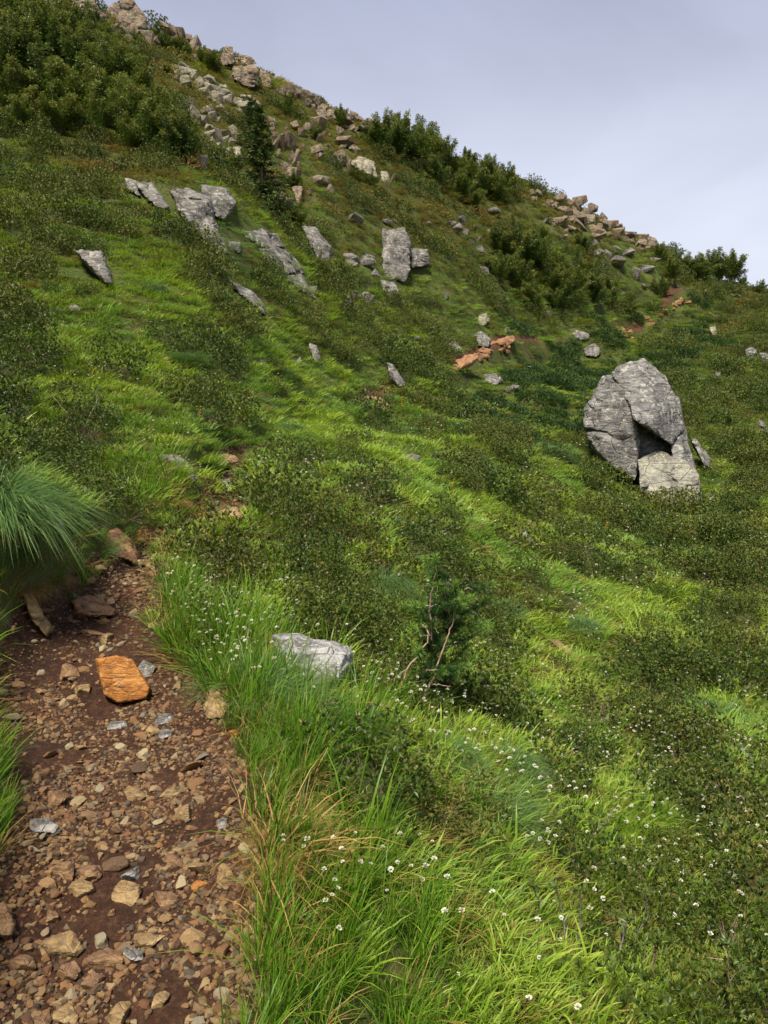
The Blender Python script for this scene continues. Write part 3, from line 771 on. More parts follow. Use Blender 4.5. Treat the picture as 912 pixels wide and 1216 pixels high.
# loose rocks: scree below the crest, crest rubble and single stones over the slope, in three looks
gR = np.random.default_rng(5)
LOOSE = []                                            # (u, v, w, h, material, label, group)
L_CREST = ('ridge', 'tan angular rock in the rubble along the mountain crest', 'crest rubble')
L_SCREE = ('pale', 'pale angular block in the scree chute below the square crest block', 'scree blocks')
L_MID = ('ridge', 'tan broken rock in the scree line between conifer and alder thicket', 'rocks of the middle scree line')
L_SLOPE = ('grey', 'grey weathered stone lying loose in shrubby turf on the upper slope', 'loose stones on the upper slope')
for u, v, w, h in [(110, 22, 14, 8), (122, 27, 15, 8), (133, 33, 15, 9), (150, 27, 18, 10), (145, 37, 14, 8), (162, 33, 16, 10), (170, 44, 20, 12), (158, 40, 12, 8), (182, 38, 8, 7), (197, 33, 14, 6), (206, 40, 14, 11), (217, 42, 10, 16), (231, 52, 12, 13), (238, 62, 12, 7), (248, 62, 10, 6), (258, 72, 8, 10),
                   (288, 92, 20, 10), (300, 88, 12, 8), (337, 108, 18, 9), (352, 112, 10, 8), (364, 116, 14, 7), (372, 122, 14, 9), (382, 127, 12, 8), (380, 136, 14, 8), (412, 138, 12, 7), (420, 136, 8, 6), (428, 141, 12, 6), (440, 146, 10, 5), (452, 150, 10, 5), (436, 150, 14, 5), (414, 148, 16, 6),
                   (664, 238, 14, 9), (674, 240, 12, 10), (688, 240, 14, 11), (681, 246, 10, 12), (706, 246, 10, 9), (716, 258, 8, 6), (695, 252, 14, 8), (672, 252, 14, 10), (664, 262, 14, 8), (684, 258, 16, 9), (700, 260, 16, 10), (714, 266, 14, 9), (726, 268, 14, 10), (690, 268, 18, 8), (674, 270, 16, 6), (708, 274, 16, 8), (735, 277, 14, 8), (748, 278, 16, 9), (760, 282, 16, 9), (771, 286, 12, 8), (744, 285, 14, 7), (758, 291, 14, 7), (770, 293, 12, 7), (638, 232, 10, 5), (650, 240, 12, 5), (630, 229, 8, 5), (612, 222, 7, 5), (592, 203, 9, 9)]:
    LOOSE.append((u, v, w, h, *L_CREST))
for u, v, w, h in [(210, 88, 10, 7), (222, 86, 16, 8), (230, 90, 10, 7), (220, 98, 14, 9), (236, 100, 10, 9), (247, 96, 12, 7), (250, 105, 14, 8), (240, 110, 12, 7), (260, 108, 16, 8), (268, 112, 14, 9), (258, 117, 12, 8), (270, 120, 10, 7), (285, 122, 12, 8), (297, 120, 18, 9), (290, 128, 16, 8), (226, 128, 9, 11), (228, 138, 18, 12), (245, 130, 14, 10), (252, 138, 8, 14), (262, 130, 9, 9), (250, 152, 11, 9), (266, 160, 14, 10), (278, 156, 10, 12), (254, 165, 14, 12), (247, 176, 10, 8), (254, 190, 18, 16), (180, 90, 9, 6), (168, 92, 6, 5), (208, 82, 8, 6), (218, 80, 12, 6), (284, 166, 8, 8)]:
    LOOSE.append((u, v, w, h, *L_SCREE))
for u, v, w, h in [(322, 144, 8, 11), (323, 154, 9, 9), (333, 170, 9, 19), (326, 172, 8, 12), (344, 171, 12, 17), (328, 162, 8, 6), (352, 190, 9, 17), (340, 198, 10, 9), (346, 205, 14, 9), (352, 206, 9, 9), (349, 150, 10, 8), (358, 158, 9, 7), (359, 174, 7, 6), (376, 146, 18, 12), (384, 160, 8, 5), (377, 180, 12, 10), (380, 214, 14, 12), (334, 233, 8, 9), (340, 240, 12, 8), (396, 190, 8, 9), (404, 189, 12, 12), (412, 191, 8, 11), (410, 170, 18, 6), (420, 176, 12, 6), (432, 154, 14, 6), (403, 158, 8, 8), (466, 214, 7, 10)]:
    LOOSE.append((u, v, w, h, *L_MID))
for u, v, w, h in [(56, 275, 7, 6), (90, 147, 9, 4), (142, 198, 18, 8), (420, 262, 16, 6), (460, 264, 10, 8), (507, 266, 7, 4), (540, 272, 14, 8), (536, 266, 10, 6), (548, 262, 7, 6), (552, 278, 8, 5), (585, 252, 14, 7), (562, 270, 8, 5), (585, 276, 12, 6), (560, 287, 10, 6), (568, 284, 8, 5), (570, 301, 12, 7), (606, 271, 8, 6), (616, 279, 7, 5), (588, 330, 12, 8), (575, 322, 9, 6), (634, 236, 12, 5), (660, 247, 12, 5), (648, 262, 14, 5), (670, 282, 8, 5), (704, 289, 8, 4), (707, 302, 14, 5), (722, 302, 8, 6), (730, 296, 12, 6), (744, 300, 14, 6), (732, 312, 18, 8), (717, 316, 8, 6), (682, 314, 10, 4), (754, 326, 9, 10), (768, 318, 14, 9), (774, 322, 9, 6), (764, 340, 8, 6), (778, 310, 10, 5), (740, 350, 4, 4), (717, 343, 6, 4), (628, 354, 9, 6), (627, 438, 9, 6), (650, 373, 6, 5), (602, 393, 6, 5), (612, 462, 10, 8), (602, 464, 8, 5), (875, 352, 7, 3), (838, 346, 6, 5), (432, 354, 10, 10), (414, 362, 12, 11), (436, 310, 14, 14), (421, 310, 9, 8), (447, 326, 9, 8), (440, 356, 8, 8), (403, 340, 10, 8), (420, 352, 6, 8), (908, 513, 8, 7), (905, 505, 8, 5), (462, 340, 12, 8), (495, 402, 6, 5), (530, 352, 5, 5), (355, 430, 7, 12), (312, 432, 5, 4), (628, 526, 8, 6), (518, 540, 7, 5), (488, 546, 14, 8), (372, 344, 8, 7)]:
    LOOSE.append((u, v, w, h, *L_SLOPE))
for q in list(LOOSE):                                 # lesser blocks lying against the listed ones
    if q[4] in ('ridge', 'pale'):
        for _ in range(1 if q[2] < 11 else 2):
            k_ = gR.uniform(0.35, 0.65)
            LOOSE.append((q[0] + gR.normal(0, 0.55) * q[2], q[1] + abs(gR.normal(0, 0.5)) * q[3] + 2, q[2] * k_, q[3] * k_ * 1.1, *q[4:]))


def rock_angular(seed, ext):
    """broken block: hull of a few random corners, flat faces"""
    g = np.random.default_rng(seed)
    P = g.uniform(-1, 1, (15, 3)); P /= np.max(np.abs(P), axis=1)[:, None] ** 0.8
    bm = bmesh.new()
    for p in P: bm.verts.new(p)
    res = bmesh.ops.convex_hull(bm, input=list(bm.verts))
    bmesh.ops.delete(bm, geom=[e for e in res['geom_interior'] if isinstance(e, bmesh.types.BMVert)], context='VERTS')
    bmesh.ops.bevel(bm, geom=list(bm.edges), offset=0.05, segments=1, affect='EDGES')
    bm.verts.index_update()
    V = np.array([v.co[:] for v in bm.verts]); T = [[v.index for v in f.verts] for f in bm.faces]; bm.free()
    V = V / np.abs(V).max(0) * np.array(ext)
    tris = np.array([[f[0], f[i], f[i + 1]] for f in T for i in range(1, len(f) - 1)])
    return V, tris


small_rock = {}
for mt in ('ridge', 'pale', 'grey', 'rusty'):
    small_rock[mt] = [mk_mesh('rock', *(lambda q: (q[0], [q[1]]))(rock_angular(40 + 7 * i + len(mt), (1, 0.85, 0.95 if i % 2 else 0.7))), M[mt], smooth=False) for i in range(8)]
_lu = np.array([(q[0], q[1] + q[3] * 0.42) for q in LOOSE])
_lt = hit(_lu[:, 0], _lu[:, 1])
for i, (u, v, w, h, mt, lab, grp) in enumerate(LOOSE):
    t = _lt[i]
    if not np.isfinite(t): t = ground_at(u, v + h * 0.4)[1]
    p = at(u, v, t)
    g_ = ground_z(p[0], p[1])
    p[2] = min(p[2], g_ + 0.55 * h * t / F0 + 0.06) if v > 300 else p[2]
    o = mk_obj('crest_rock' if lab == L_CREST[1] else 'scree_rock' if lab != L_SLOPE[1] else 'loose_rock', small_rock[mt][int(gR.integers(8))], loc=p, rot=(gR.uniform(-0.5, 0.5), gR.uniform(-0.4, 0.4), gR.uniform(0, 6.28)), scale=(w * t / F0 * 0.68, w * t / F0 * 0.62, h * t / F0 * 0.75 + 0.05))
    tag(o, lab, 'rock', grp)

# red rubble on the bare far stretches of the path
gP = np.random.default_rng(15)
for k in range(70):
    if k < 44: s = gP.uniform(0, 1); u, v = 542 + s * 66 + gP.normal(0, 4), 434 - s * 30 + gP.normal(0, 4)
    elif k < 54: u, v = gP.uniform(734, 756), gP.uniform(391, 404)
    else: s = gP.uniform(0, 1); u, v = 764 + s * 58, 382 - s * 30 + gP.normal(0, 4)
    p, t = ground_at(u, v)
    sz = gP.uniform(4, 13) * t / F0 * 0.55
    tag(mk_obj('path_rock', small_rock['rusty'][int(gP.integers(8))], loc=p, rot=(gP.uniform(-.4, .4), gP.uniform(-.4, .4), gP.uniform(0, 6)), scale=(sz, sz * 0.8, sz * 0.5)),
        'reddish flat rock in the bare rubble of the far path', 'rock', 'red rubble on the far path')

# ------------------------------------------------------------------ stones and gravel on the near path
pebs = [sharpen(mk_mesh('stone', *(lambda q: (q[0], [q[1]]))(rock_random(300 + i, 3, (1, g_[0], g_[1]), n=12, rough=0.7, strata=0.3)), M['stone']), 34)
        for i, g_ in enumerate([(0.75, 0.5), (0.65, 0.4), (0.85, 0.65), (0.6, 0.55), (0.7, 0.35), (0.55, 0.42), (0.8, 0.45), (0.9, 0.6)])]
NAMED = [  # u, v, w, h, material, label
    (77, 1122, 52, 28, 'tanstone', 'broad buff flat-topped stone low on the path'), (126, 1138, 42, 24, 'brownstone', 'rust brown wedge stone right of the broad buff stone'),
    (80, 1153, 30, 26, 'brownstone', 'dark rust blocky stone below the broad buff stone'), (27, 1142, 38, 18, 'brownstone', 'dark brown flat stone left of the broad buff stone'),
    (109, 1165, 26, 18, 'brownstone', 'red-brown cube-like stone beside the dark rust block'), (160, 1132, 26, 15, 'greystone', 'light grey flat stone on bare earth low on the path'),
    (177, 1115, 34, 18, 'tanstone', 'pinkish oblong stone near the grass edge low on the path'), (265, 1035, 36, 38, 'tanstone', 'buff half-buried rock at the grass edge of the path'),
    (238, 1026, 22, 24, 'tanstone', 'rounded ochre stone beside the half-buried buff rock'), (235, 1048, 18, 22, 'orange', 'small orange stone under the rounded ochre stone'),
    (222, 963, 30, 20, 'tanstone', 'golden rounded stone on the right half of the path'), (202, 940, 28, 16, 'tanstone', 'smooth cream stone on the right half of the path'),
    (160, 942, 24, 14, 'tanstone', 'cream flat stone in the middle of the gravel'), (263, 975, 14, 14, 'greystone', 'white-blue chip of stone at the right of the gravel'),
    (159, 1034, 22, 22, 'greystone', 'whitish angular stone in the middle of the lower path'), (206, 1018, 20, 22, 'brownstone', 'brown rounded stone near the half-buried buff rock'),
    (107, 1034, 34, 18, 'brownstone', 'rust red flat stone left of the whitish angular stone'), (98, 1054, 30, 16, 'tanstone', 'ochre-brown flat stone below the rust red flat stone'),
    (150, 1056, 34, 20, 'tanstone', 'ochre slanted slab in the middle of the lower path'), (197, 1066, 34, 14, 'brownstone', 'long brown slab on the lower path'),
    (78, 1030, 32, 20, 'brownstone', 'dark brown slab at the left of the lower path'), (63, 1085, 20, 20, 'brownstone', 'pinkish lump of stone left on the lower path'),
    (80, 795, 26, 22, 'brownstone', 'brown round stone left of the bright orange rock'), (99, 817, 18, 16, 'tanstone', 'tan stone just left of the bright orange rock'),
    (173, 790, 22, 22, 'greystone', 'grey cracked stone behind the bright orange rock'), (195, 853, 24, 12, 'greystone', 'pinkish flat stone below right of the bright orange rock'),
    (140, 860, 22, 12, 'greystone', 'grey flat stone below the bright orange rock'), (194, 872, 18, 14, 'greystone', 'lilac grey chip on the upper gravel'),
    (290, 905, 20, 20, 'tanstone', 'tan stone tucked under the grass at the path edge'), (63, 945, 32, 28, 'brownstone', 'brown slab half under grass at the left path edge'),
    (127, 757, 20, 16, 'tanstone', 'ochre stone above the bright orange rock'), (112, 752, 26, 10, 'brownstone', 'brown sliver above the bright orange rock'),
    (278, 870, 14, 10, 'orange', 'small orange chip at the grass edge of the gravel'), (215, 810, 18, 12, 'tanstone', 'cream chip right of the bright orange rock'),
    (140, 1206, 34, 26, 'tanstone', 'buff rock at the very foot of the path'), (78, 1203, 32, 20, 'tanstone', 'tan rounded stone at the foot of the path'),
    (190, 1183, 20, 18, 'tanstone', 'pinkish stone beside tall grass at the path foot'), (50, 1212, 26, 18, 'brownstone', 'red-brown stone at the foot of the path'),
]
named_xy = []
for i, (u, v, w, h, mt, lab) in enumerate(NAMED):
    p, t = ground_at(u, v + h * 0.3)
    e = w * t / F0 * 0.55
    # seen from above at a slant, so height on the picture is mostly depth
    zz = min(h * t / F0 * 0.55, e * 0.7)
    V, F = rock_random(900 + i, 4, (e, min(h * t / F0 * 0.75, e), zz), n=13, rough=0.7, strata=0.4)
    o = mk_obj('stone', sharpen(mk_mesh('stone', V, [F], M[mt]), 34), loc=(p[0], p[1], p[2] + zz * 0.3), rot=(gP.uniform(-.15, .15), gP.uniform(-.15, .15), gP.uniform(-0.5, 0.5)))
    tag(o, lab, 'stone')
    named_xy.append((p[0], p[1], e))
named_xy = np.array(named_xy)
STL = ['small %s loose in the gravel of the footpath' % s for s in ('flat stone', 'chunky stone')]
n_st, k = 0, 0
taken = [tuple(q) for q in named_xy]
_orx = at(147, 830, hit([147], [836])[0]); taken.append((_orx[0], _orx[1] + 0.06, 0.17))
cand_y = []
pil = PATH[(PATH[:, 1] > 1.5) & (PATH[:, 1] < 12)]
while n_st < 262 and k < 20000:
    k += 1
    y = math.exp(gP.uniform(math.log(1.75), math.log(11.0)))
    c0 = np.array([np.interp(y, pil[:, 1], pil[:, 0]), y])
    x = c0[0] + gP.uniform(-1, 1) * (half_width(math.hypot(*c0)) + 0.06)
    e = gP.choice([0.018, 0.023, 0.03, 0.038, 0.05], p=[0.14, 0.26, 0.30, 0.20, 0.10]) * (1 if y < 5 else 1.25)
    if any((x - a) ** 2 + (y - b) ** 2 < (0.75 * (e + s)) ** 2 for a, b, s in taken): continue
    j = int(gP.integers(8))
    z = float(ground_z(x, y))
    o = mk_obj('stone', pebs[j], loc=(x, y, z + e * 0.18), rot=(gP.uniform(-.3, .3), gP.uniform(-.3, .3), gP.uniform(0, 6.28)), scale=e * gP.uniform(0.9, 1.1))
    tag(o, STL[1] if j in (2, 3, 7) else STL[0], 'stone', 'loose stones on the footpath, ' + ('chunky' if j in (2, 3, 7) else 'flat'))
    taken.append((x, y, e)); n_st += 1


# ------------------------------------------------------------------ scattering of what nobody could count
def scatter(name, label, protos, pts, rot, scl, idx):
    """one object; its points carry small tufts or pebbles through geometry nodes"""
    pc = bpy.data.collections.new(name + '_forms')
    for i, me in enumerate(protos):
        o = bpy.data.objects.new('%s_form_%02d' % (name, i), me); pc.objects.link(o)
    me = bpy.data.meshes.new(name)
    n_ = len(pts)
    me.vertices.add(n_); me.vertices.foreach_set('co', np.asarray(pts, np.float32).ravel())
    a = me.attributes.new('rot', 'FLOAT_VECTOR', 'POINT'); a.data.foreach_set('vector', np.asarray(rot, np.float32).ravel())
    scl = np.asarray(scl, np.float32)
    if scl.ndim == 1: scl = np.repeat(scl[:, None], 3, 1)
    a = me.attributes.new('scl', 'FLOAT_VECTOR', 'POINT'); a.data.foreach_set('vector', scl.ravel())
    a = me.attributes.new('idx', 'INT', 'POINT'); a.data.foreach_set('value', np.asarray(idx, np.int32))
    ng = bpy.data.node_groups.new(name, 'GeometryNodeTree')
    ng.interface.new_socket('Geometry', in_out='INPUT', socket_type='NodeSocketGeometry')
    ng.interface.new_socket('Geometry', in_out='OUTPUT', socket_type='NodeSocketGeometry')
    gi = ng.nodes.new('NodeGroupInput'); go = ng.nodes.new('NodeGroupOutput')
    ci = ng.nodes.new('GeometryNodeCollectionInfo'); ci.inputs['Collection'].default_value = pc
    ci.inputs['Separate Children'].default_value = True; ci.inputs['Reset Children'].default_value = True
    ip = ng.nodes.new('GeometryNodeInstanceOnPoints'); ip.inputs['Pick Instance'].default_value = True

    def attr(nm, typ):
        nd = ng.nodes.new('GeometryNodeInputNamedAttribute'); nd.data_type = typ; nd.inputs['Name'].default_value = nm
        return [s_ for s_ in nd.outputs if s_.enabled and s_.name == 'Attribute'][0]
    er = ng.nodes.new('FunctionNodeEulerToRotation')
    L = ng.links.new
    L(gi.outputs[0], ip.inputs['Points']); L(ci.outputs[0], ip.inputs['Instance'])
    L(attr('idx', 'INT'), ip.inputs['Instance Index'])
    L(attr('rot', 'FLOAT_VECTOR'), er.inputs[0]); L(er.outputs[0], ip.inputs['Rotation'])
    L(attr('scl', 'FLOAT_VECTOR'), ip.inputs['Scale'])
    L(ip.outputs[0], go.inputs[0])
    o = mk_obj(name, me)
    md = o.modifiers.new('scatter', 'NODES'); md.node_group = ng
    o['kind'] = 'stuff'; o['label'] = label
    return o


# gravel between the stones
gG = np.random.default_rng(21)
n_g = 27000
yy = np.exp(gG.uniform(math.log(1.5), math.log(12.5), n_g))
xx = np.interp(yy, pil[:, 1], pil[:, 0])
xx = xx + gG.uniform(-1, 1, n_g) * (half_width(np.hypot(xx, yy)) + 0.12)
cl = fbm(xx * 3.2, yy * 3.2, None, 3, 61)
keep = (cl > -0.55 + gG.uniform(-0.3, 0.5, n_g))
keep &= ~((yy > 4.3) & (yy < 7.5) & (gG.uniform(0, 1, n_g) < 0.55))
xx, yy = xx[keep], yy[keep]; n_g = len(xx)
zz = ground_z(xx, yy)
sz = np.exp(gG.normal(math.log(0.0088), 0.5, n_g)) * np.where(yy > 5, 1.3, 1.0)
sz = np.clip(sz, 0.003, 0.022)
gpeb = [sharpen(mk_mesh('pebble', *(lambda q: (q[0], [q[1]]))(rock_random(500 + i, 2, (1, 0.75, 0.42 + 0.06 * (i % 4)), n=8, rough=0.6, strata=0.2)), M['pebble']), 30) for i in range(8)]
scatter('gravel', 'fine brown and grey gravel covering the footpath', gpeb, np.stack([xx, yy, zz + sz * 0.1], 1),
        np.stack([gG.uniform(-.45, .45, n_g), gG.uniform(-.45, .45, n_g), gG.uniform(0, 6.28, n_g)], 1), sz, gG.integers(0, 8, n_g))


# ------------------------------------------------------------------ plant forms
class Soup:
    """collects blades, leaves and tubes into one mesh"""
    def __init__(s): s.V, s.Q, s.T, s.v, s.h, s.n = [], [], [], [], [], 0

    def add(s, V, Q=(), T=(), v=0.5, h=0.5):
        V = np.asarray(V, float).reshape(-1, 3)
        s.V.append(V)
        if len(Q): s.Q.append(np.asarray(Q).reshape(-1, 4) + s.n)
        if len(T): s.T.append(np.asarray(T).reshape(-1, 3) + s.n)
        s.v.append(np.broadcast_to(np.asarray(v, float), (len(V),))); s.h.append(np.broadcast_to(np.asarray(h, float), (len(V),)))
        s.n += len(V)

    def mesh(s, name, mat, smooth=True):
        F = []
        if s.Q: F.append(np.concatenate(s.Q))
        if s.T: F.append(np.concatenate(s.T))
        return mk_mesh(name, np.concatenate(s.V), F, mat, {'v': np.concatenate(s.v), 'h': np.concatenate(s.h)}, smooth)

    def blades(s, g, base, L, w, az, lean, droop, fall=None):
        """grass blades: arrays of base points, lengths, azimuths; curved, tapering to a point"""
        n_ = len(base); S = np.array([0.0, 0.38, 0.72, 1.0])
        L = np.broadcast_to(L, (n_,)); w = np.broadcast_to(w, (n_,)); lean = np.broadcast_to(lean, (n_,)); droop = np.broadcast_to(droop, (n_,))
        hor = L[:, None] * (lean[:, None] * S + droop[:, None] * S ** 2 * 0.75)
        ver = L[:, None] * (S * np.sqrt(np.maximum(1 - lean[:, None] ** 2, 0.1)) - (droop[:, None] * 0.62 if fall is None else np.broadcast_to(fall, (n_,))[:, None]) * S ** 2.4)
        dx, dy = np.cos(az)[:, None], np.sin(az)[:, None]
        P = np.stack([base[:, 0, None] + dx * hor, base[:, 1, None] + dy * hor, base[:, 2, None] + ver], -1)     # n,4,3
        tw = az + g.uniform(-0.9, 0.9, n_)
        sx = np.stack([-np.sin(tw), np.cos(tw), np.zeros(n_)], -1)[:, None, :] * (w[:, None] * np.array([0.8, 1.0, 0.7]))[..., None] * 0.5
        A, B = P[:, :3] - sx, P[:, :3] + sx
        V = np.concatenate([A, B, P[:, 3:4]], 1)      # n,7,3
        o = np.arange(n_)[:, None] * 7
        Q = np.concatenate([o + [0, 3, 4, 1], o + [1, 4, 5, 2]]); T = o + [2, 5, 6]
        v = np.repeat(g.uniform(0, 1, n_), 7)
        h = np.tile(np.array([0, .38, .72, 0, .38, .72, 1.0]), n_)
        s.add(V.reshape(-1, 3), Q, T, v, h)

    def leaves(s, g, pos, dirs, L, w, v=None, h=None, fold=0.25):
        """folded pointed leaves, two triangles each side of the rib"""
        n_ = len(pos)
        d = dirs / np.linalg.norm(dirs, axis=1)[:, None]
        L = np.broadcast_to(L, (n_,))[:, None]; w = np.broadcast_to(w, (n_,))[:, None]
        ref = g.normal(size=(n_, 3)) * 0.5 + [0, 0, 1]
        sd = np.cross(d, ref); sd /= np.linalg.norm(sd, axis=1)[:, None] + 1e-9
        nr = np.cross(sd, d)
        mid = pos + d * L * 0.5 - nr * w * fold * 0.4
        V = np.stack([pos, mid + sd * w * 0.5 + nr * w * fold, pos + d * L, mid - sd * w * 0.5 + nr * w * fold], 1)
        o = np.arange(n_)[:, None] * 4
        T = np.concatenate([o + [0, 1, 2], o + [0, 2, 3]])
        v = g.uniform(0, 1, n_) if v is None else v; h = np.full(n_, 0.5) if h is None else h
        s.add(V.reshape(-1, 3), (), T, np.repeat(v, 4), np.repeat(h, 4))

    def tube(s, pts, rad, sides=5, v=0.5, h=0.5):
        pts = np.asarray(pts, float); n_ = len(pts); rad = np.broadcast_to(rad, (n_,))
        d = np.gradient(pts, axis=0); d /= np.linalg.norm(d, axis=1)[:, None] + 1e-9
        ref = np.array([0.3, 0.2, 1.0]) if abs(d[0, 2]) < 0.9 else np.array([1.0, 0.2, 0])
        a = np.cross(d, ref); a /= np.linalg.norm(a, axis=1)[:, None] + 1e-9
        b = np.cross(d, a)
        th = np.linspace(0, 2 * math.pi, sides, endpoint=False)
        V = pts[:, None] + (a[:, None] * np.cos(th)[None, :, None] + b[:, None] * np.sin(th)[None, :, None]) * rad[:, None, None]
        Q = [(i * sides + j, i * sides + (j + 1) % sides, (i + 1) * sides + (j + 1) % sides, (i + 1) * sides + j) for i in range(n_ - 1) for j in range(sides)]
        s.add(V.reshape(-1, 3), Q, (), v, h)


def disc(g, n_, R):
    a = g.uniform(0, 6.283, n_); r = R * np.sqrt(g.uniform(0, 1, n_))
    return np.stack([r * np.cos(a), r * np.sin(a), np.zeros(n_)], 1), a


def tuft(seed, n_, R, l0, l1, w, lean, droop, mat, bias=0.5, straw=0):
    """a tuft whose blades bend to local +X (downslope)"""
    g = np.random.default_rng(seed); s = Soup()
    b, a = disc(g, n_, R); b[:, 2] = -0.02
    az = np.arctan2(np.sin(a) + 0.5 * g.normal(size=n_), np.cos(a) + 0.5 * g.normal(size=n_) + bias * 1.6)
    s.blades(g, b, g.uniform(l0, l1, n_), g.uniform(0.6, 1.2, n_) * w, az, np.clip(g.normal(lean, 0.14, n_), 0.02, 0.85), np.clip(g.normal(droop, 0.2, n_), 0.0, 1.1))
    return s.mesh('grass_tuft', M[mat])


GT = {
    'tall': [tuft(10 + i, 24, 0.055, 0.18, 0.46, 0.0075, 0.26, 0.35, 'tall', 0.25) for i in range(5)],
    'straw': [tuft(20 + i, 26, 0.06, 0.10, 0.30, 0.0042, 0.42, 0.6, 'straw') for i in range(3)],
    'bright': [tuft(30 + i, 56, 0.10, 0.04, 0.14, 0.0062, 0.33, 0.42, 'bright', 0.25) for i in range(5)],
    'olive': [tuft(40 + i, 46, 0.11, 0.05, 0.13, 0.007, 0.4, 0.5, 'olive') for i in range(4)],
    'blue': [tuft(50 + i, 90, 0.10, 0.12, 0.26, 0.0035, 0.45, 0.7, 'blue', 0.9) for i in range(3)],
}


def leaf_dome(seed, n_ros, per, L, w, mat, R=0.5, H=0.58, lump=0.35, spread=0.75):
    """cushion of leaf rosettes, one unit across"""
    g = np.random.default_rng(seed); s = Soup()
    a = g.uniform(0, 6.283, n_ros); c_ = g.uniform(0.0, 1, n_ros) ** 0.75
    rr = np.sqrt(1 - (1 - c_) ** 2 * 0.96)
    lob = 1 + lump * (vnoise(np.cos(a) * 1.6 + seed, np.sin(a) * 1.6 + c_ * 2, None, seed)) + 0.12 * g.normal(size=n_ros)
    depth = np.where(g.uniform(0, 1, n_ros) < 0.3, g.uniform(0.5, 0.95, n_ros), 1.0)
    px = np.stack([np.cos(a) * rr * R * lob, np.sin(a) * rr * R * lob, H * (1 - c_) ** 0.6 * np.clip(lob, 0.55, 1.08)], 1) * depth[:, None]
    px[:, 2] += 0.01
    out = px / np.array([R, R, H]) + [0, 0, 0.45]
    out /= np.linalg.norm(out, axis=1)[:, None]
    pos = np.repeat(px, per, 0); o3 = np.repeat(out, per, 0)
    d = o3 * 0.75 + g.normal(size=pos.shape) * spread
    d[:, 2] += 0.25
    rv = np.repeat(g.uniform(0, 1, n_ros), per)
    v = np.clip(rv * 0.75 + g.uniform(0, 0.25, len(pos)), 0, 1)
    hh = np.repeat(g.uniform(0.2, 1, n_ros), per)
    s.leaves(g, pos, d, g.uniform(0.7, 1.2, len(pos)) * L, g.uniform(0.8, 1.2, len(pos)) * w, v, hh)
    return s.mesh('foliage', M[mat], smooth=False)


def stem_bush(seed, n_, R=0.42, H=0.3, rad=0.006, mat='brownbark'):
    g = np.random.default_rng(seed); s = Soup()
    for i in range(n_):
        a = g.uniform(0, 6.283); r = R * g.uniform(0.4, 1.0); h = H * g.uniform(0.6, 1.0) * (1.15 - r / R * 0.5)
        e = np.array([math.cos(a) * r, math.sin(a) * r, h])
        k_ = np.linspace(0, 1, 5)[:, None]
        pts = e * k_ * [1, 1, 0] + np.array([0, 0, 1]) * h * k_ ** 1.4 + g.normal(0, 0.015, (5, 3)) * k_
        s.tube(pts, np.linspace(rad, rad * 0.45, 5), 4)
    return s.mesh('stem', M[mat])


SH_NEAR = [leaf_dome(60 + i, 340, 7, 0.050, 0.020, 'dark' if i < 3 else 'ruddy') for i in range(4)]
SH_FAR = [leaf_dome(70 + i, 420, 4, 0.058, 0.030, 'dark' if i < 3 else 'ruddy', H=0.54, lump=0.45) for i in range(5)]
SH_OLIVE = [leaf_dome(80 + i, 190, 4, 0.075, 0.036, 'ruddy' if i % 2 else 'olive', H=0.27, lump=0.4) for i in range(4)]
SH_JUN = [leaf_dome(90 + i, 340, 5, 0.085, 0.020, 'juniper', H=0.24, lump=0.5, spread=0.4) for i in range(3)]
STEMS = [stem_bush(95 + i, 22) for i in range(2)]


def alder_form(seed, H=2.4, R=1.3, n_st=16, per=520, leaf=0.085):
    """multi-stemmed bush: splayed stems, leaves in sprays along the upper two thirds"""
    g = np.random.default_rng(seed); st = Soup(); lf = Soup()
    for i in range(n_st):
        a = g.uniform(0, 6.283); sp = g.uniform(0.1, 1.0) * R; h = H * g.uniform(0.6, 1.05) * (1.1 - 0.4 * sp / R)
        k_ = np.linspace(0, 1, 7)
        pts = np.stack([math.cos(a) * sp * k_ ** 1.2, math.sin(a) * sp * k_ ** 1.2, h * k_ ** 0.85], 1) + g.normal(0, 0.05, (7, 3)) * k_[:, None]
        st.tube(pts, np.linspace(0.03, 0.008, 7), 5)
        q = g.uniform(0.18, 1.0, per) ** 0.8
        base = np.stack([np.interp(q, k_, pts[:, j]) for j in range(3)], 1)
        rad = 0.34 * (1.15 - q) ** 0.5 * g.uniform(0.2, 1.0, per)
        off = g.normal(size=(per, 3)); off /= np.linalg.norm(off, axis=1)[:, None]
        pos = base + off * rad[:, None]
        d = off + [0, 0, 0.35] + g.normal(size=(per, 3)) * 0.4
        vv = np.clip(g.uniform(0.0, 1) * 0.5 + g.uniform(0, 0.5, per), 0, 1)
        lf.leaves(g, pos, d, g.uniform(0.7, 1.3, per) * leaf, g.uniform(0.7, 1.2, per) * leaf * 0.7, vv, q)
    return lf.mesh('foliage', M['alder'], smooth=False), st.mesh('stem', M['brownbark'])


ALD = [alder_form(110 + i, R=1.2 + 0.2 * (i % 2)) for i in range(4)]
ALD_THIN = [alder_form(118, H=2.0, R=0.7, n_st=7, per=45, leaf=0.09)]


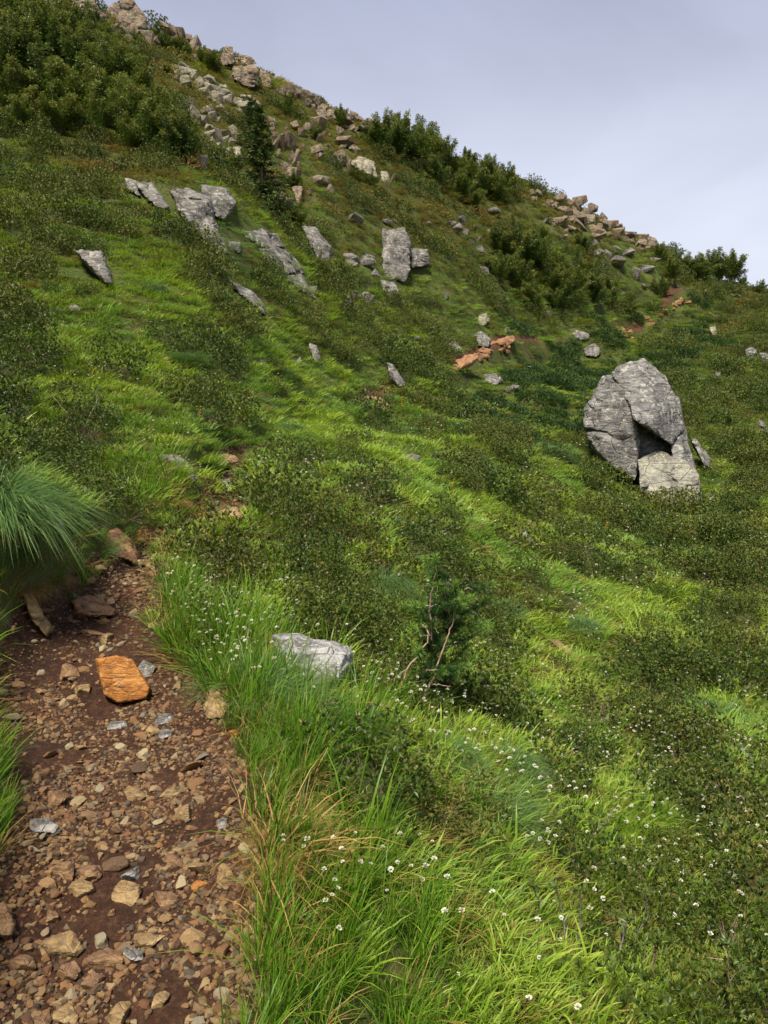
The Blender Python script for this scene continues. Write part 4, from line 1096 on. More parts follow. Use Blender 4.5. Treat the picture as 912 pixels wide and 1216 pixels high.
def conifer_form(seed, H=5.0, R=1.25, whorls=42):
    g = np.random.default_rng(seed); tr = Soup(); nd = Soup()
    k_ = np.linspace(0, 1, 9)
    tr.tube(np.stack([0.06 * np.sin(k_ * 5 + seed), 0.05 * np.cos(k_ * 4), H * k_], 1), np.linspace(0.11, 0.012, 9), 7)
    for i in range(whorls):
        f = (i + g.uniform(0, 0.6)) / whorls
        z = H * (0.04 + 0.95 * f); r = R * (1 - f) ** 0.8 * g.uniform(0.75, 1.1) + 0.05
        for b in range(int(g.integers(5, 9))):
            a = g.uniform(0, 6.283); rb = r * g.uniform(0.35, 1.2)
            e = np.array([math.cos(a) * rb, math.sin(a) * rb, -0.18 * rb + 0.1 * (f > 0.7)])
            q = np.linspace(0, 1, 4)[:, None]
            pts = np.array([0, 0, z]) + e * q + np.array([0, 0, 0.16 * rb]) * q ** 3
            tr.tube(pts, np.linspace(0.016, 0.004, 4), 3)
            m = int(8 + 24 * rb)
            qq = g.uniform(0.12, 1, m)
            base = np.stack([np.interp(qq, q[:, 0], pts[:, j]) for j in range(3)], 1) + g.normal(0, 0.03, (m, 3))
            side = np.array([-math.sin(a), math.cos(a), 0]) * np.where(g.uniform(0, 1, m) < 0.5, -1, 1)[:, None]
            d = side * g.uniform(0.2, 0.9, m)[:, None] + e / (rb + 1e-6) * 0.8 + g.normal(0, 0.25, (m, 3)) + [0, 0, -0.1]
            nd.leaves(g, base, d, g.uniform(0.12, 0.26, m), 0.075, np.clip(qq * 0.6 + g.uniform(0, 0.4, m), 0, 1), qq)
    return nd.mesh('crown', M['spruce'], smooth=False), tr.mesh('trunk', M['brownbark'])


# ------------------------------------------------------------------ what grows where (read off the photograph, laid on the ground)
GRID = ["aaoo........", "aaaooo......", "moaoooaa....", "dmdmmooooo..", "dmgdmddddddo", "dmgdgmmddddd", "ddmmggmddddd", "dmffdmgmgddd",
        "mffmdmdgdgdd", "mfffdmmdmdgd", "fffffmdmddmd", "ffftttdmmddg", "tttttmdmdmmd", "ttttttmmddmd", "tttttttmmddd", "tttttttmdddd"]
GARR = np.array([list(r_) for r_ in GRID])


def zone(p, g, jit=26):
    """zone letter for ground points, with ragged borders"""
    u, v, t = project(p)
    x, y = p[:, 0], p[:, 1]
    u = u + 40 * vnoise(x * 0.9, y * 0.9, seed=31) + g.normal(0, jit, len(u)); v = v + 30 * vnoise(x * 0.9, y * 0.9, seed=32) + g.normal(0, jit * 0.7, len(v))
    c_ = np.clip((u / 76).astype(int), 0, 11); r_ = np.clip((v / 76).astype(int), 0, 15)
    z = GARR[r_, c_]
    return np.where(z == '.', 'o', z)


def streak(x, y, seed=41, f=1.0):
    """patches drawn out down the fall line"""
    a, b = x * 0.83 - y * 0.55, x * 0.55 + y * 0.83
    return 0.6 * vnoise(a * 0.24 * f, b * 0.6 * f, seed=seed) + 0.95 * vnoise(a * 0.8 * f, b * 1.5 * f, seed=seed + 1)


def downslope_yaw(x, y):
    gx, gy = slope_at(x, y)
    return np.arctan2(-gy, -gx), gx, gy


def off_path(x, y, m):
    r = np.hypot(x, y)
    d, sd_, _ = path_info(x, y)
    lim = half_width(r) + m + np.where((sd_ < 0) & (r < 5.6), 0.07, 0.0) + 0.06 * sstep(20, 30, r)
    u, v, t = project(np.stack([x, y, ground_z(x, y)], 1))
    seen = ((u > 535) & (u < 640)) | ((u > 728) & (u < 765)) | ((u > 785) & (u < 825)) | ((u > 415) & (u < 470))
    return (d > lim) | ((r > 12.5) & ~seen) | (r > 62)


# keep plants from growing through the rock faces
ROCKS = []
for o in list(COL.objects):
    if o.type == 'MESH' and o.name.split('.')[0] in ('rock', 'rock_outcrop', 'block', 'main_block', 'lower_block', 'crest_rock', 'scree_rock', 'loose_rock', 'path_rock'):
        cc = np.array(o.location) + (np.array(o.parent.location) if o.parent else 0)
        bb = np.array([c_[:] for c_ in o.bound_box]) * np.array(o.scale)
        if o.name.split('.')[0] in ('crest_rock', 'scree_rock', 'loose_rock', 'path_rock') and max(o.scale) < 0.99:
            ROCKS.append((cc[0], cc[1] - 0.3 * o.scale[0], 1.05 * o.scale[0])); continue
        dc = cc[:2] / np.linalg.norm(cc[:2]); wx = np.ptp(bb[:, 0])
        ROCKS.append((cc[0], cc[1], 0.36 * min(wx, np.ptp(bb[:, 1])) + 0.10 * wx))
        for sgn in (-0.28, 0.28):
            ROCKS.append((cc[0] - dc[0] * 0.30 * wx + sgn * wx, cc[1] - dc[1] * 0.30 * wx, 0.24 * wx))
ROCKS = np.array(ROCKS)


def clear_of_rocks(x, y, extra=0.0, k=1.0):
    ok = np.ones(len(x), bool)
    for a, b, r in ROCKS:
        if r > 0.1: ok &= (x - a) ** 2 + (y - b) ** 2 > (r * k + extra) ** 2
    return ok


# ------------------------------------------------------------------ dwarf shrubs: jittered polar lattice
gS = np.random.default_rng(33)
rows, r = [], 2.5
while r < 74:
    s_ = 0.46 * (max(r, 4) / 4) ** 0.38
    tw = 0.62 if r > 10 else 0.9
    th = np.arange(-tw, tw, s_ * 0.92 / r)
    rows.append(np.stack([th + gS.uniform(-0.4, 0.4, len(th)) * s_ / r, np.full(len(th), r) + gS.uniform(-0.4, 0.4, len(th)) * s_, np.full(len(th), s_)], 1))
    r += s_ * 0.92
sh = np.concatenate(rows)
sx, sy = np.sin(sh[:, 0]) * sh[:, 1], np.cos(sh[:, 0]) * sh[:, 1]
szz = ground_z(sx, sy)
zn = zone(np.stack([sx, sy, szz], 1), gS, 20)
thr = {'a': 0.4, 'o': 0.35, 'g': -0.5, 'd': 0.36, 'm': 0.12, 't': -1.2, 'f': -0.5, '.': 0.5}
lim = np.array([thr[c_] for c_ in zn])
lim = np.where((zn == 'd') & (sh[:, 1] < 6), 0.75, lim)
nz = streak(sx, sy) + gS.normal(0, 0.12, len(sx))
small = (nz >= lim) & (gS.uniform(0, 1, len(sx)) < np.where(zn == 't', 0.05, np.where(zn == 'g', 0.2, 0.28)))
keep = ((nz < lim) | small) & off_path(sx, sy, 0.22) & clear_of_rocks(sx, sy, 0.34 * sh[:, 2], 1.15)
keep &= ~((np.hypot(sx, sy) < 3.1) & (sx < 0.75))
sx, sy, szz, ssz, zn = sx[keep], sy[keep], szz[keep], sh[keep, 2] * np.where(small[keep], 0.55, 1.0), zn[keep]
sr = np.hypot(sx, sy)
ssz = ssz * gS.uniform(0.6, 1.45, len(sx))
yaw, gx, gy = downslope_yaw(sx, sy)
uu, vv, tt = project(np.stack([sx, sy, szz], 1))
jun = ((uu - 650) / 120) ** 2 + ((vv - 455) / 70) ** 2 < 1
jun |= (((uu - 790) / 90) ** 2 + ((vv - 400) / 45) ** 2 < 1) & (gS.uniform(0, 1, len(uu)) < 0.6)
kind = np.where(jun, 3, np.where((zn == 'o') & (gS.uniform(0, 1, len(zn)) < 0.75), 2, np.where(sr < 13, 0, 1)))
forms = [SH_NEAR, SH_FAR, SH_OLIVE, SH_JUN]
pick = gS.integers(0, 100, len(sx))
inside = (uu > -20) & (uu < 932) & (vv > 0) & (vv < 1250)
pxs = np.where(inside, ssz / np.maximum(tt, 0.5), 0)
order = np.argsort(-pxs)
LAB = {(0, 0): ('glossy dark green dwarf shrub of small leaf rosettes near the path', 'dwarf shrubs on the near slope'),
       (0, 1): ('ruddy olive dwarf shrub with brownish leaves on the near slope', 'ruddy dwarf shrubs on the near slope'),
       (1, 0): ('low dark green shrub cushion among grass on the far slope', 'dark shrub cushions on the far slope'),
       (1, 1): ('brownish shrub cushion among green ones on the far slope', 'brownish shrub cushions on the far slope'),
       (2, 0): ('olive brown turf cushion high on the slope under the crest', 'olive cushions under the crest'),
       (3, 0): ('spreading dark juniper mat around the huge boulder and far path', 'juniper mats')}
far_p, far_r, far_s, far_i = [], [], [], []
ALLF = SH_NEAR + SH_FAR + SH_OLIVE + SH_JUN
FOFF = [0, 4, 9, 13]
used = 0
for i in order:
    k_ = int(kind[i]); fs = forms[k_]; j = int(pick[i]) % len(fs)
    sl = math.hypot(gx[i], gy[i])
    tilt = min(math.atan(sl), 0.7) * 0.75
    rot = (Matrix.Rotation(yaw[i], 3, 'Z') @ Matrix.Rotation(tilt, 3, 'Y') @ Matrix.Rotation(gS.uniform(0, 6.28), 3, 'Z')).to_euler()
    hs = gS.uniform(0.8, 1.3)
    loc = (sx[i], sy[i], szz[i] - 0.05 * ssz[i])
    if used < 296 and pxs[i] > 0:
        used += 1
        rt = root('dwarf_shrub' if k_ < 2 else 'turf_cushion' if k_ == 2 else 'juniper', loc, rot, (ssz[i], ssz[i], ssz[i] * hs))
        mk_obj('foliage', fs[j], rt)
        if k_ == 0: mk_obj('stem', STEMS[j % 2], rt)
        ru = 1 if (k_ == 0 and j == 3) or (k_ == 1 and j >= 3) else 0
        tag(rt, LAB[(k_, ru)][0], 'shrub', LAB[(k_, ru)][1])
    else:
        far_p.append(loc); far_r.append(tuple(rot)); far_s.append((ssz[i], ssz[i], ssz[i] * hs)); far_i.append(FOFF[k_] + j)
scatter('dwarf_shrub_cover', 'dwarf shrub cover of the distant hillside', ALLF, far_p, far_r, far_s, far_i)
print('shrubs', used, len(far_p))

# ------------------------------------------------------------------ grass cover
gV = np.random.default_rng(44)
RB = np.array([1.6, 4, 8, 15, 30, 76]); DN = np.array([380, 250, 105, 44, 17, 6.5])      # tufts per square metre by distance
lr = np.linspace(math.log(1.6), math.log(74), 400); rad_ = np.exp(lr)
w_ = np.interp(rad_, RB, DN) * rad_ ** 2
cdf = np.cumsum(w_); total = int(np.trapz(w_, lr) * 1.8); cdf /= cdf[-1]
gl = np.interp(gV.uniform(0, 1, total), cdf, lr); th = gV.uniform(-0.9, 0.9, total); _k = (np.abs(th) < 0.64) | (gl < math.log(10)); gl, th = gl[_k], th[_k]
x, y = np.sin(th) * np.exp(gl), np.cos(th) * np.exp(gl); r = np.exp(gl); z = ground_z(x, y)
zn = zone(np.stack([x, y, z], 1), gV)
ok = off_path(x, y, 0.05) & clear_of_rocks(x, y, 0.0, 0.72)
x, y, z, r, zn = x[ok], y[ok], z[ok], r[ok], zn[ok]
ins = np.zeros(len(x), bool)
for k_ in range(0, len(x), 3000):
    ins[k_:k_ + 3000] = (((x[k_:k_ + 3000, None] - sx) ** 2 + (y[k_:k_ + 3000, None] - sy) ** 2) < (0.40 * ssz) ** 2).any(1)
ins &= gV.uniform(0, 1, len(x)) < 0.93
x, y, z, r, zn = x[~ins], y[~ins], z[~ins], r[~ins], zn[~ins]
st = streak(x, y, 51)
q = gV.uniform(0, 1, len(x))
cls = np.full(len(x), 2)                                # bright
cls = np.where((zn == 'o') | (zn == 'a'), np.where(q < 0.9, 3, 2), cls)
cls = np.where(zn == 'd', np.where(q < 0.30, 3, 2), cls)
cls = np.where(zn == 'm', np.where(q < 0.22, 3, 2), cls)
cls = np.where((zn == 't'), np.where(q < 0.84, 0, np.where(q < 0.875, 1, 2)), cls)
cls = np.where((zn == 'f') & (r < 9), np.where(q < 0.34, 0, np.where(q < 0.40, 1, 2)), cls)
cls = np.where((st > 0.75) & (r < 24) & (cls == 2), 4, cls)                   # bluish hair grass
d_, side_, _z = path_info(x, y)
edge = (d_ - half_width(r) < 0.28) & (r < 9)
cls = np.where(edge & (q < 0.16), 1, cls)
cls = np.where(edge & (q > 0.55) & (r < 6), 0, cls)
pu, pv, pt = project(np.stack([x, y, z], 1))
dryp = ((pu - 335) / 70) ** 2 + ((pv - 1010) / 95) ** 2 < 1
cls = np.where(dryp & (q < 0.5), 1, cls)
NF = [5, 3, 5, 4, 3]; OFF = np.cumsum([0] + NF)
idx = np.array([OFF[c_] for c_ in cls]) + (gV.integers(0, 1000, len(x)) % np.array(NF)[cls])
yw, gx, gy = downslope_yaw(x, y)
sc = (np.maximum(r, 4) / 4) ** 0.48 * np.exp(gV.normal(0, 0.22, len(x)))
sc = np.where(cls == 0, sc * np.clip(0.75 + 0.35 * vnoise(x * 1.3, y * 1.3, seed=71), 0.4, 1.2), sc)
sc = np.where(edge, sc * np.where((side_ < 0), 0.72, 0.8), sc)
sc = np.stack([sc, sc, sc * (np.maximum(r, 4) / 4) ** -0.45 * np.where((cls == 3) | (zn == 'o'), 0.75, 1.0) * np.where(clear_of_rocks(x, y, 0.05, 1.25), 1.0, 0.6)], 1)
rot = np.stack([gV.normal(0, 0.10, len(x)), gV.normal(0.10, 0.10, len(x)), yw + gV.normal(0, 0.9, len(x))], 1)
GALL = GT['tall'] + GT['straw'] + GT['bright'] + GT['olive'] + GT['blue']
scatter('grass', 'green and straw grass covering the mountainside', GALL, np.stack([x, y, z], 1), rot, sc, idx)
print('grass', len(x))


# ------------------------------------------------------------------ alder thickets
ALDERS = []
L_A1 = ('leafy dark green alder bush in the thicket under the crags', 'alder thicket under the crags')
L_A2 = ('rounded alder bush in the thicket just below the crest line', 'alder thicket on the crest shoulder')
L_A3 = ('dark alder bush in the thicket above the far path', 'alder thicket above the far path')
L_A4 = ('alder bush standing against the sky beside the far path', 'alders against the sky')
L_A5 = ('single small alder bush among the crest rocks', 'small alders among the crest rocks')
L_A6 = ('small alder bush in the gully beside the conifer', 'gully alders')
for u, v, h in [(-20, 110, 75), (20, 95, 75), (20, 60, 60), (60, 75, 65), (95, 95, 60), (10, 140, 60), (55, 135, 65), (95, 150, 70), (130, 145, 65), (160, 165, 60), (185, 180, 55), (215, 190, 50), (130, 110, 55), (165, 130, 55), (195, 155, 50), (225, 185, 40), (45, 40, 45), (80, 45, 45), (110, 65, 45), (140, 85, 42), (10, 25, 40), (70, 160, 50), (30, 160, 45), (-10, 60, 60), (115, 40, 30), (155, 100, 36), (120, 168, 45), (150, 178, 42)]:
    ALDERS.append((u, v, h, *L_A1))
for u, v, h in [(455, 185, 40), (475, 190, 45), (495, 195, 45), (515, 200, 42), (470, 175, 32), (500, 182, 34), (530, 210, 38), (555, 225, 36), (575, 235, 36), (595, 245, 34), (545, 238, 32), (560, 250, 30), (520, 222, 32), (580, 220, 28), (600, 232, 30), (440, 172, 28), (555, 205, 26)]:
    ALDERS.append((u, v, h, *L_A2))
for u, v, h in [(595, 305, 38), (620, 320, 42), (645, 325, 42), (615, 345, 42), (650, 350, 42), (680, 340, 40), (675, 362, 40), (705, 360, 36), (725, 365, 32), (635, 370, 36), (590, 335, 36), (690, 302, 26), (610, 290, 28), (640, 300, 30), (665, 372, 32), (745, 372, 24), (785, 352, 22)]:
    ALDERS.append((u, v, h, *L_A3))
for u, v, h in [(822, 335, 30), (838, 336, 36), (852, 336, 36), (868, 337, 36), (800, 322, 26), (815, 330, 26), (783, 312, 22), (795, 333, 24), (905, 346, 13), (898, 347, 11), (880, 340, 12)]:
    ALDERS.append((u, v, h, *L_A4))
for u, v, h in [(188, 52, 22), (198, 60, 22), (212, 66, 22), (222, 72, 22), (245, 84, 26), (255, 88, 24), (342, 140, 24), (200, 90, 14), (405, 152, 22), (160, 55, 18)]:
    ALDERS.append((u, v, h, *L_A5))
for u, v, h in [(258, 205, 28), (275, 212, 34), (335, 265, 26), (352, 268, 24), (400, 330, 30), (378, 332, 30), (390, 345, 28), (425, 215, 20), (440, 222, 18), (345, 225, 22), (372, 165, 18), (296, 130, 16)]:
    ALDERS.append((u, v, h, *L_A6))
gA = np.random.default_rng(8)
au = np.array([q[0] for q in ALDERS], float); av = np.array([q[1] for q in ALDERS], float)
aT = hit(au, av)
for i, (u, v, h, lab, grp) in enumerate(ALDERS):
    t = aT[i]
    if np.isfinite(t): p = at(u, v, t)
    else: p, t = ground_at(u, v)
    s_ = h * t / F0 / 2.3 * 1.12
    j = int(gA.integers(4))
    rt = root('alder_bush', (p[0], p[1], p[2] - 0.1), (gA.normal(0, 0.08), gA.normal(0, 0.08), gA.uniform(0, 6.28)), (s_ * 1.1, s_ * 1.1, s_ * gA.uniform(0.85, 1.1)))
    mk_obj('foliage', ALD[j][0], rt); mk_obj('stem', ALD[j][1], rt)
    tag(rt, lab, 'bush', grp)
for u, v, h in [(478, 162, 26), (492, 166, 24), (465, 160, 22), (588, 214, 24), (596, 217, 20)]:
    p, t = ground_at(u, v)
    s_ = h * t / F0 / 2.0
    rt = root('alder_sapling', (p[0], p[1], p[2] - 0.05), (0, 0, gA.uniform(0, 6)), s_)
    mk_obj('foliage', ALD_THIN[0][0], rt); mk_obj('stem', ALD_THIN[0][1], rt)
    tag(rt, 'thin twiggy shoots standing above the crest thicket against the sky', 'bush', 'twiggy shoots on the skyline')

# ------------------------------------------------------------------ conifers
for u, v, h, sd, wide, lab in [(310, 248, 118, 3, 1.15, 'tall dark conifer standing in the gully beside the stacked slabs'), (299, 180, 60, 4, 1.2, 'shorter conifer standing in scree just above the tall gully conifer'), (552, 200, 26, 5, 0.9, 'tiny conifer on the skyline behind the crest thicket')]:
    p, t = ground_at(u, v)
    H_ = h * t / F0
    cf = conifer_form(sd, 5.0, 1.55 * wide)
    rt = root('conifer_tree', (p[0], p[1], p[2] - 0.1), (0, 0, sd), H_ / 5.0)
    mk_obj('crown', cf[0], rt); mk_obj('trunk', cf[1], rt)
    tag(rt, lab, 'tree')


# ------------------------------------------------------------------ single tussocks
def tussock_form(seed, n_, mat, L=(0.6, 1.05), w=0.006, bias=0.55, R=0.3):
    """mop of fine blades rising from a crown and falling over all round, most of all downslope"""
    g = np.random.default_rng(seed); s = Soup()
    b, a = disc(g, n_, R); b[:, 2] = 0.22 * (1 - (np.hypot(b[:, 0], b[:, 1]) / R) ** 2) - 0.03
    az = np.arctan2(np.sin(a) + 0.3 * g.normal(size=n_), np.cos(a) + 0.3 * g.normal(size=n_) + bias)
    s.blades(g, b, g.uniform(L[0], L[1], n_), g.uniform(0.6, 1.2, n_) * w, az, np.clip(g.normal(0.42, 0.15, n_), 0.05, 0.8), np.clip(g.normal(0.35, 0.12, n_), 0.05, 0.7), np.clip(g.normal(0.8, 0.18, n_), 0.3, 1.2))
    return s.mesh('grass_tussock', M[mat])


TF = {'blue': [tussock_form(130 + i, 1500, 'blue', w=0.0085) for i in range(2)], 'bright': [tussock_form(135, 1200, 'bright', w=0.006)], 'straw': [tussock_form(137, 500, 'straw', w=0.006)]}
for u, v, w, f, lab in [
    (-2, 622, 205, 'blue', 'great blue-green hair-grass tussock overhanging the path bank'), (455, 700, 84, 'blue', 'combed blue-green tussock on the slope above the sapling'), (505, 690, 60, 'blue', 'narrow blue-green tussock beside the combed one'),
    (590, 728, 70, 'blue', 'bluish tussock sloping away beyond the sapling'), (345, 512, 44, 'blue', 'blue-green tussock on the slope above the first path rise'),
    (243, 496, 40, 'blue', 'small bluish tussock left of the first path rise'), (12, 394, 44, 'blue', 'bluish tussock high on the left slope'),
    (475, 632, 60, 'blue', 'pale blue-green tussock uphill of the combed tussock'), (182, 345, 40, 'blue', 'blue-green tussock in the bright streak on the left slope'),
    (600, 918, 110, 'blue', 'dark drooping tussock below the larch sapling'), (530, 905, 100, 'blue', 'dark green tussock at the foot of the larch sapling'),
    (770, 975, 104, 'bright', 'sunlit yellow-green tussock on the lower right slope'), (830, 985, 70, 'blue', 'bluish tussock downhill of the sunlit yellow-green one'),
    (735, 985, 70, 'bright', 'second yellow-green tussock beside the sunlit one'), (430, 395, 30, 'bright', 'bright tussock below the far path'), (330, 600, 50, 'bright', 'fresh green tussock right of the first path rise'),
    (540, 560, 40, 'blue', 'small bluish tussock in the middle of the slope'), (690, 745, 50, 'blue', 'bluish tussock among shrubs on the right slope'),
    (35, 705, 70, 'straw', 'straw-coloured skirt of dead blades under the great tussock'), (70, 690, 44, 'straw', 'dead brown blades hanging beside the pointed ochre stone'), (210, 600, 44, 'straw', 'brown dry tussock hanging over the narrow path'), (235, 612, 34, 'straw', 'second dry tussock hanging over the narrow path'), (180, 600, 34, 'straw', 'dry tussock on the bank above the rounded rust rock'),
    (322, 1000, 80, 'straw', 'taller straw tuft beside the straw-coloured dry tuft'), (335, 1035, 80, 'straw', 'straw-coloured dry tuft at the grassy path edge'), (370, 985, 60, 'straw', 'dry brown tuft just inside the tall grass')]:
    p, t = ground_at(u, v)
    s_ = w * t / F0 * 0.62
    yw_, _, _ = downslope_yaw(np.array([p[0]]), np.array([p[1]]))
    me = TF[f][int(gA.integers(len(TF[f])))]
    o = mk_obj('grass_tussock', me, loc=(p[0], p[1], p[2] - 0.02), rot=(0, 0.12, float(yw_[0]) + gA.normal(0, 0.2)), scale=(s_, s_, s_ * 0.85))
    tag(o, lab, 'tussock')


# ------------------------------------------------------------------ larch sapling
gL = np.random.default_rng(62)
p0, t0 = ground_at(490, 845)
wood, ndl = Soup(), Soup()


def lpt(u, v, dt=0.0): return at(u, v, t0 + dt) - p0


def limb(pts, r0, r1, needles=True, dens=260, sprig=0.055):
    pts = np.array(pts); n_ = len(pts)
    k_ = np.linspace(0, 1, n_); kk = np.linspace(0, 1, n_ * 5)
    P = np.stack([np.interp(kk, k_, pts[:, j]) for j in range(3)], 1)
    P[1:-1] += gL.normal(0, 0.004, (len(P) - 2, 3))
    wood.tube(P, np.linspace(r0, r1, len(P)), 6)
    if needles:
        Ln = np.linalg.norm(np.diff(P, axis=0), axis=1).sum()
        m = int(dens * Ln / 0.1)
        q_ = gL.uniform(0.15, 1, m)
        b = np.stack([np.interp(q_, kk, P[:, j]) for j in range(3)], 1)
        d = gL.normal(size=(m, 3)) + (P[-1] - P[0]) / (Ln + 1e-6) * 0.9 + [0, 0, 0.3]
        ndl.leaves(gL, b, d, gL.uniform(0.5, 1.1, m) * sprig, 0.0035, np.clip(q_ * 0.6 + gL.uniform(0, 0.4, m), 0, 1), q_, 0.1)


limb([lpt(470, 850), lpt(472, 832), lpt(483, 795), lpt(500, 775), lpt(510, 756), lpt(508, 748), lpt(500, 741)], 0.0075, 0.0035, False)
limb([lpt(483, 795), lpt(470, 805), lpt(460, 828)], 0.006, 0.003, False)
limb([lpt(508, 756), lpt(499, 755)], 0.004, 0.003, False)
limb([lpt(503, 850, 0.05), lpt(506, 820, 0.05), lpt(514, 806, 0.05), lpt(526, 770, 0.05), lpt(536, 745, 0.06), lpt(541, 722, 0.06), lpt(537, 714, 0.06)], 0.0075, 0.003, False)
limb([lpt(541, 722, 0.06), lpt(547, 713, 0.06)], 0.004, 0.002, False)
limb([lpt(512, 760, 0.08), lpt(511, 706, 0.08), lpt(518, 678, 0.08), lpt(517, 662, 0.08)], 0.008, 0.003, True, 120)
limb([lpt(523, 740, 0.1), lpt(528, 715, 0.1), lpt(529, 698, 0.1)], 0.006, 0.003, True, 100)
limb([lpt(514, 813, 0.05), lpt(535, 815, 0.0)], 0.004, 0.002, False)
for i in range(70):
    s_ = gL.uniform(0.1, 1)
    b = lpt(505 + 26 * s_ + gL.normal(0, 10), 845 - 160 * s_, gL.uniform(0.02, 0.3))
    a = gL.uniform(-0.9, 0.9)
    Lb = gL.uniform(0.16, 0.46) * (1.15 - 0.45 * s_)
    e = b + np.array([math.sin(a) * Lb * (1.2 if a > 0 else 0.7), gL.uniform(-0.12, 0.15), Lb * gL.uniform(0.0, 0.55)])
    limb([b, (b + e) / 2 + [0, 0, -0.012], e], 0.0035, 0.0015, True, 170, 0.055)
larch = tag(root('larch_sapling', p0), 'stunted larch sapling with thin bare branches on the slope below the path', 'sapling')
mk_obj('stem', wood.mesh('stem', M['redbark']), larch)
mk_obj('needles', ndl.mesh('needles', M['larch'], False), larch)

# ------------------------------------------------------------------ bare twigs of the near shrubs
TWIGS = [([(634, 1054), (641, 1075), (637, 1103)], 'short grey bare twig at the edge of the tall grass'), ([(660, 1054), (668, 1083), (673, 1131)], 'thin bent twig beside the straight grey stem'),
         ([(689, 1060), (689, 1096), (684, 1138)], 'straight pale grey stem standing in the grass'), ([(767, 1060), (766, 1086), (753, 1120)], 'curved grey stem with a leafy tip above the shrubs'),
         ([(745, 1092), (740, 1118), (719, 1162)], 'long slanting silver stem leaning over the grass'), ([(780, 1118), (777, 1145), (773, 1172)], 'ruddy stem among the dark leaf rosettes'),
         ([(863, 1122), (865, 1160), (873, 1192), (877, 1210)], 'forked ruddy stem in the dark rosettes'), ([(878, 1142), (876, 1170), (873, 1192)], 'second prong of ruddy stem in the dark rosettes'),
         ([(843, 1160), (842, 1185), (834, 1200)], 'dark short twig low in the rosettes'), ([(728, 962), (712, 985), (694, 1000)], 'silver dead branch lying over the lower right shrubs'),
         ([(60, 468), (88, 500), (92, 520)], 'dark bare branch in the flowering shrubs on the left slope'), ([(118, 470), (104, 500), (96, 520)], 'second dark bare branch in the flowering shrubs'),
         ([(352, 706), (385, 712), (420, 708)], 'grey dead twig lying in flowers above the white-grey rock')]
ros_g = np.random.default_rng(71)
for pts, lab in TWIGS:
    pb, tb_ = ground_at(*pts[-1])
    s = Soup()
    P = np.array([at(u, v, tb_ - 0.06 * i) for i, (u, v) in enumerate(pts[::-1])]) - pb
    kk = np.linspace(0, 1, 14)
    PP = np.stack([np.interp(kk, np.linspace(0, 1, len(P)), P[:, j]) for j in range(3)], 1); PP[1:-1] += ros_g.normal(0, 0.003, (12, 3))
    w_ = 0.0042 * max(1.0, tb_ / 7)
    s.tube(PP, np.linspace(w_, w_ * 0.6, 14), 6)
    for q_ in (5, 8, 11):
        e = PP[q_] + ros_g.normal(0, 0.03, 3) + [0, 0, 0.03]
        s.tube([PP[q_], (PP[q_] + e) / 2, e], [w_ * 0.5, w_ * 0.4, w_ * 0.2], 4)
    rt = tag(root('bare_twig', pb), lab, 'twig')
    mk_obj('stem', s.mesh('stem', M['redbark'] if 'ruddy' in lab or 'dark' in lab else M['bark']), rt)
    if 'dead' not in lab:
        lf = Soup(); m = 16
        a = ros_g.uniform(0, 6.28, m)
        d = np.stack([np.cos(a), np.sin(a), ros_g.uniform(0.1, 1.0, m)], 1)
        lf.leaves(ros_g, np.repeat(PP[-1:], m, 0) + ros_g.normal(0, 0.006, (m, 3)), d, ros_g.uniform(0.025, 0.042, m), 0.012, ros_g.uniform(0, 1, m), ros_g.uniform(0.3, 1, m))
        mk_obj('leaves', lf.mesh('leaves', M['dark'], False), rt)


# ------------------------------------------------------------------ flowers
def head_form(seed, n_, R, mat, L=0.45):
    g = np.random.default_rng(seed); s = Soup()
    d = g.normal(size=(n_, 3)); d[:, 2] = np.abs(d[:, 2]) * 0.9 + 0.1; d /= np.linalg.norm(d, axis=1)[:, None]
    s.leaves(g, d * R * 0.35, d + g.normal(0, 0.25, d.shape), R * 0.75, R * L * 1.3, g.uniform(0, 1, n_), np.full(n_, 0.5), 0.15)
    return s.mesh('flower_head', M[mat], False)


def stalk_form(seed, H):
    g = np.random.default_rng(seed); s = Soup(); k_ = np.linspace(0, 1, 5)
    s.tube(np.stack([0.04 * H * np.sin(k_ * 2 + seed), 0.05 * H * k_ ** 2, H * k_], 1), np.linspace(0.0016, 0.0011, 5), 4, 0.5, 0.3)
    d = np.array([[1, 0.2, 0.8], [-0.7, 0.6, 0.9], [0.1, -1, 0.7]])
    s.leaves(g, np.array([[0, 0, H * 0.1]] * 3), d, H * 0.28, 0.007)
    return s.mesh('stalk', M['bright'])


HEADS = [head_form(150 + i, 22, 0.015, 'white') for i in range(4)]
FH = 0.22
STALK = [stalk_form(160 + i, FH) for i in range(3)]
TOPS = [(0.04 * FH * math.sin(2 + 160 + i), 0.05 * FH, FH) for i in range(3)]
gF = np.random.default_rng(91)
CLUST = [(440, 870, 60, 40, 24), (500, 900, 50, 40, 22), (560, 960, 70, 50, 30), (470, 1060, 50, 40, 20), (640, 1080, 80, 60, 30), (720, 1130, 80, 60, 26), (560, 1180, 60, 30, 10), (660, 1010, 70, 30, 16),
         (90, 440, 110, 60, 130), (200, 430, 90, 60, 70), (330, 560, 70, 50, 50), (620, 700, 120, 80, 80), (280, 650, 70, 40, 60), (360, 700, 60, 30, 44), (430, 740, 70, 60, 40), (30, 880, 20, 10, 4), (130, 560, 70, 40, 50), (60, 480, 60, 50, 50), (180, 500, 70, 60, 60), (600, 830, 90, 50, 50), (740, 900, 110, 60, 50), (230, 640, 30, 20, 20), (820, 900, 70, 50, 24), (330, 640, 40, 40, 26)]
fu, fv = [], []
for u, v, a, b, n_ in CLUST:
    fu.append(gF.normal(u, a * 0.95, n_ * 2 // 3)); fv.append(gF.normal(v, b * 0.95, n_ * 2 // 3))
nM = 5200
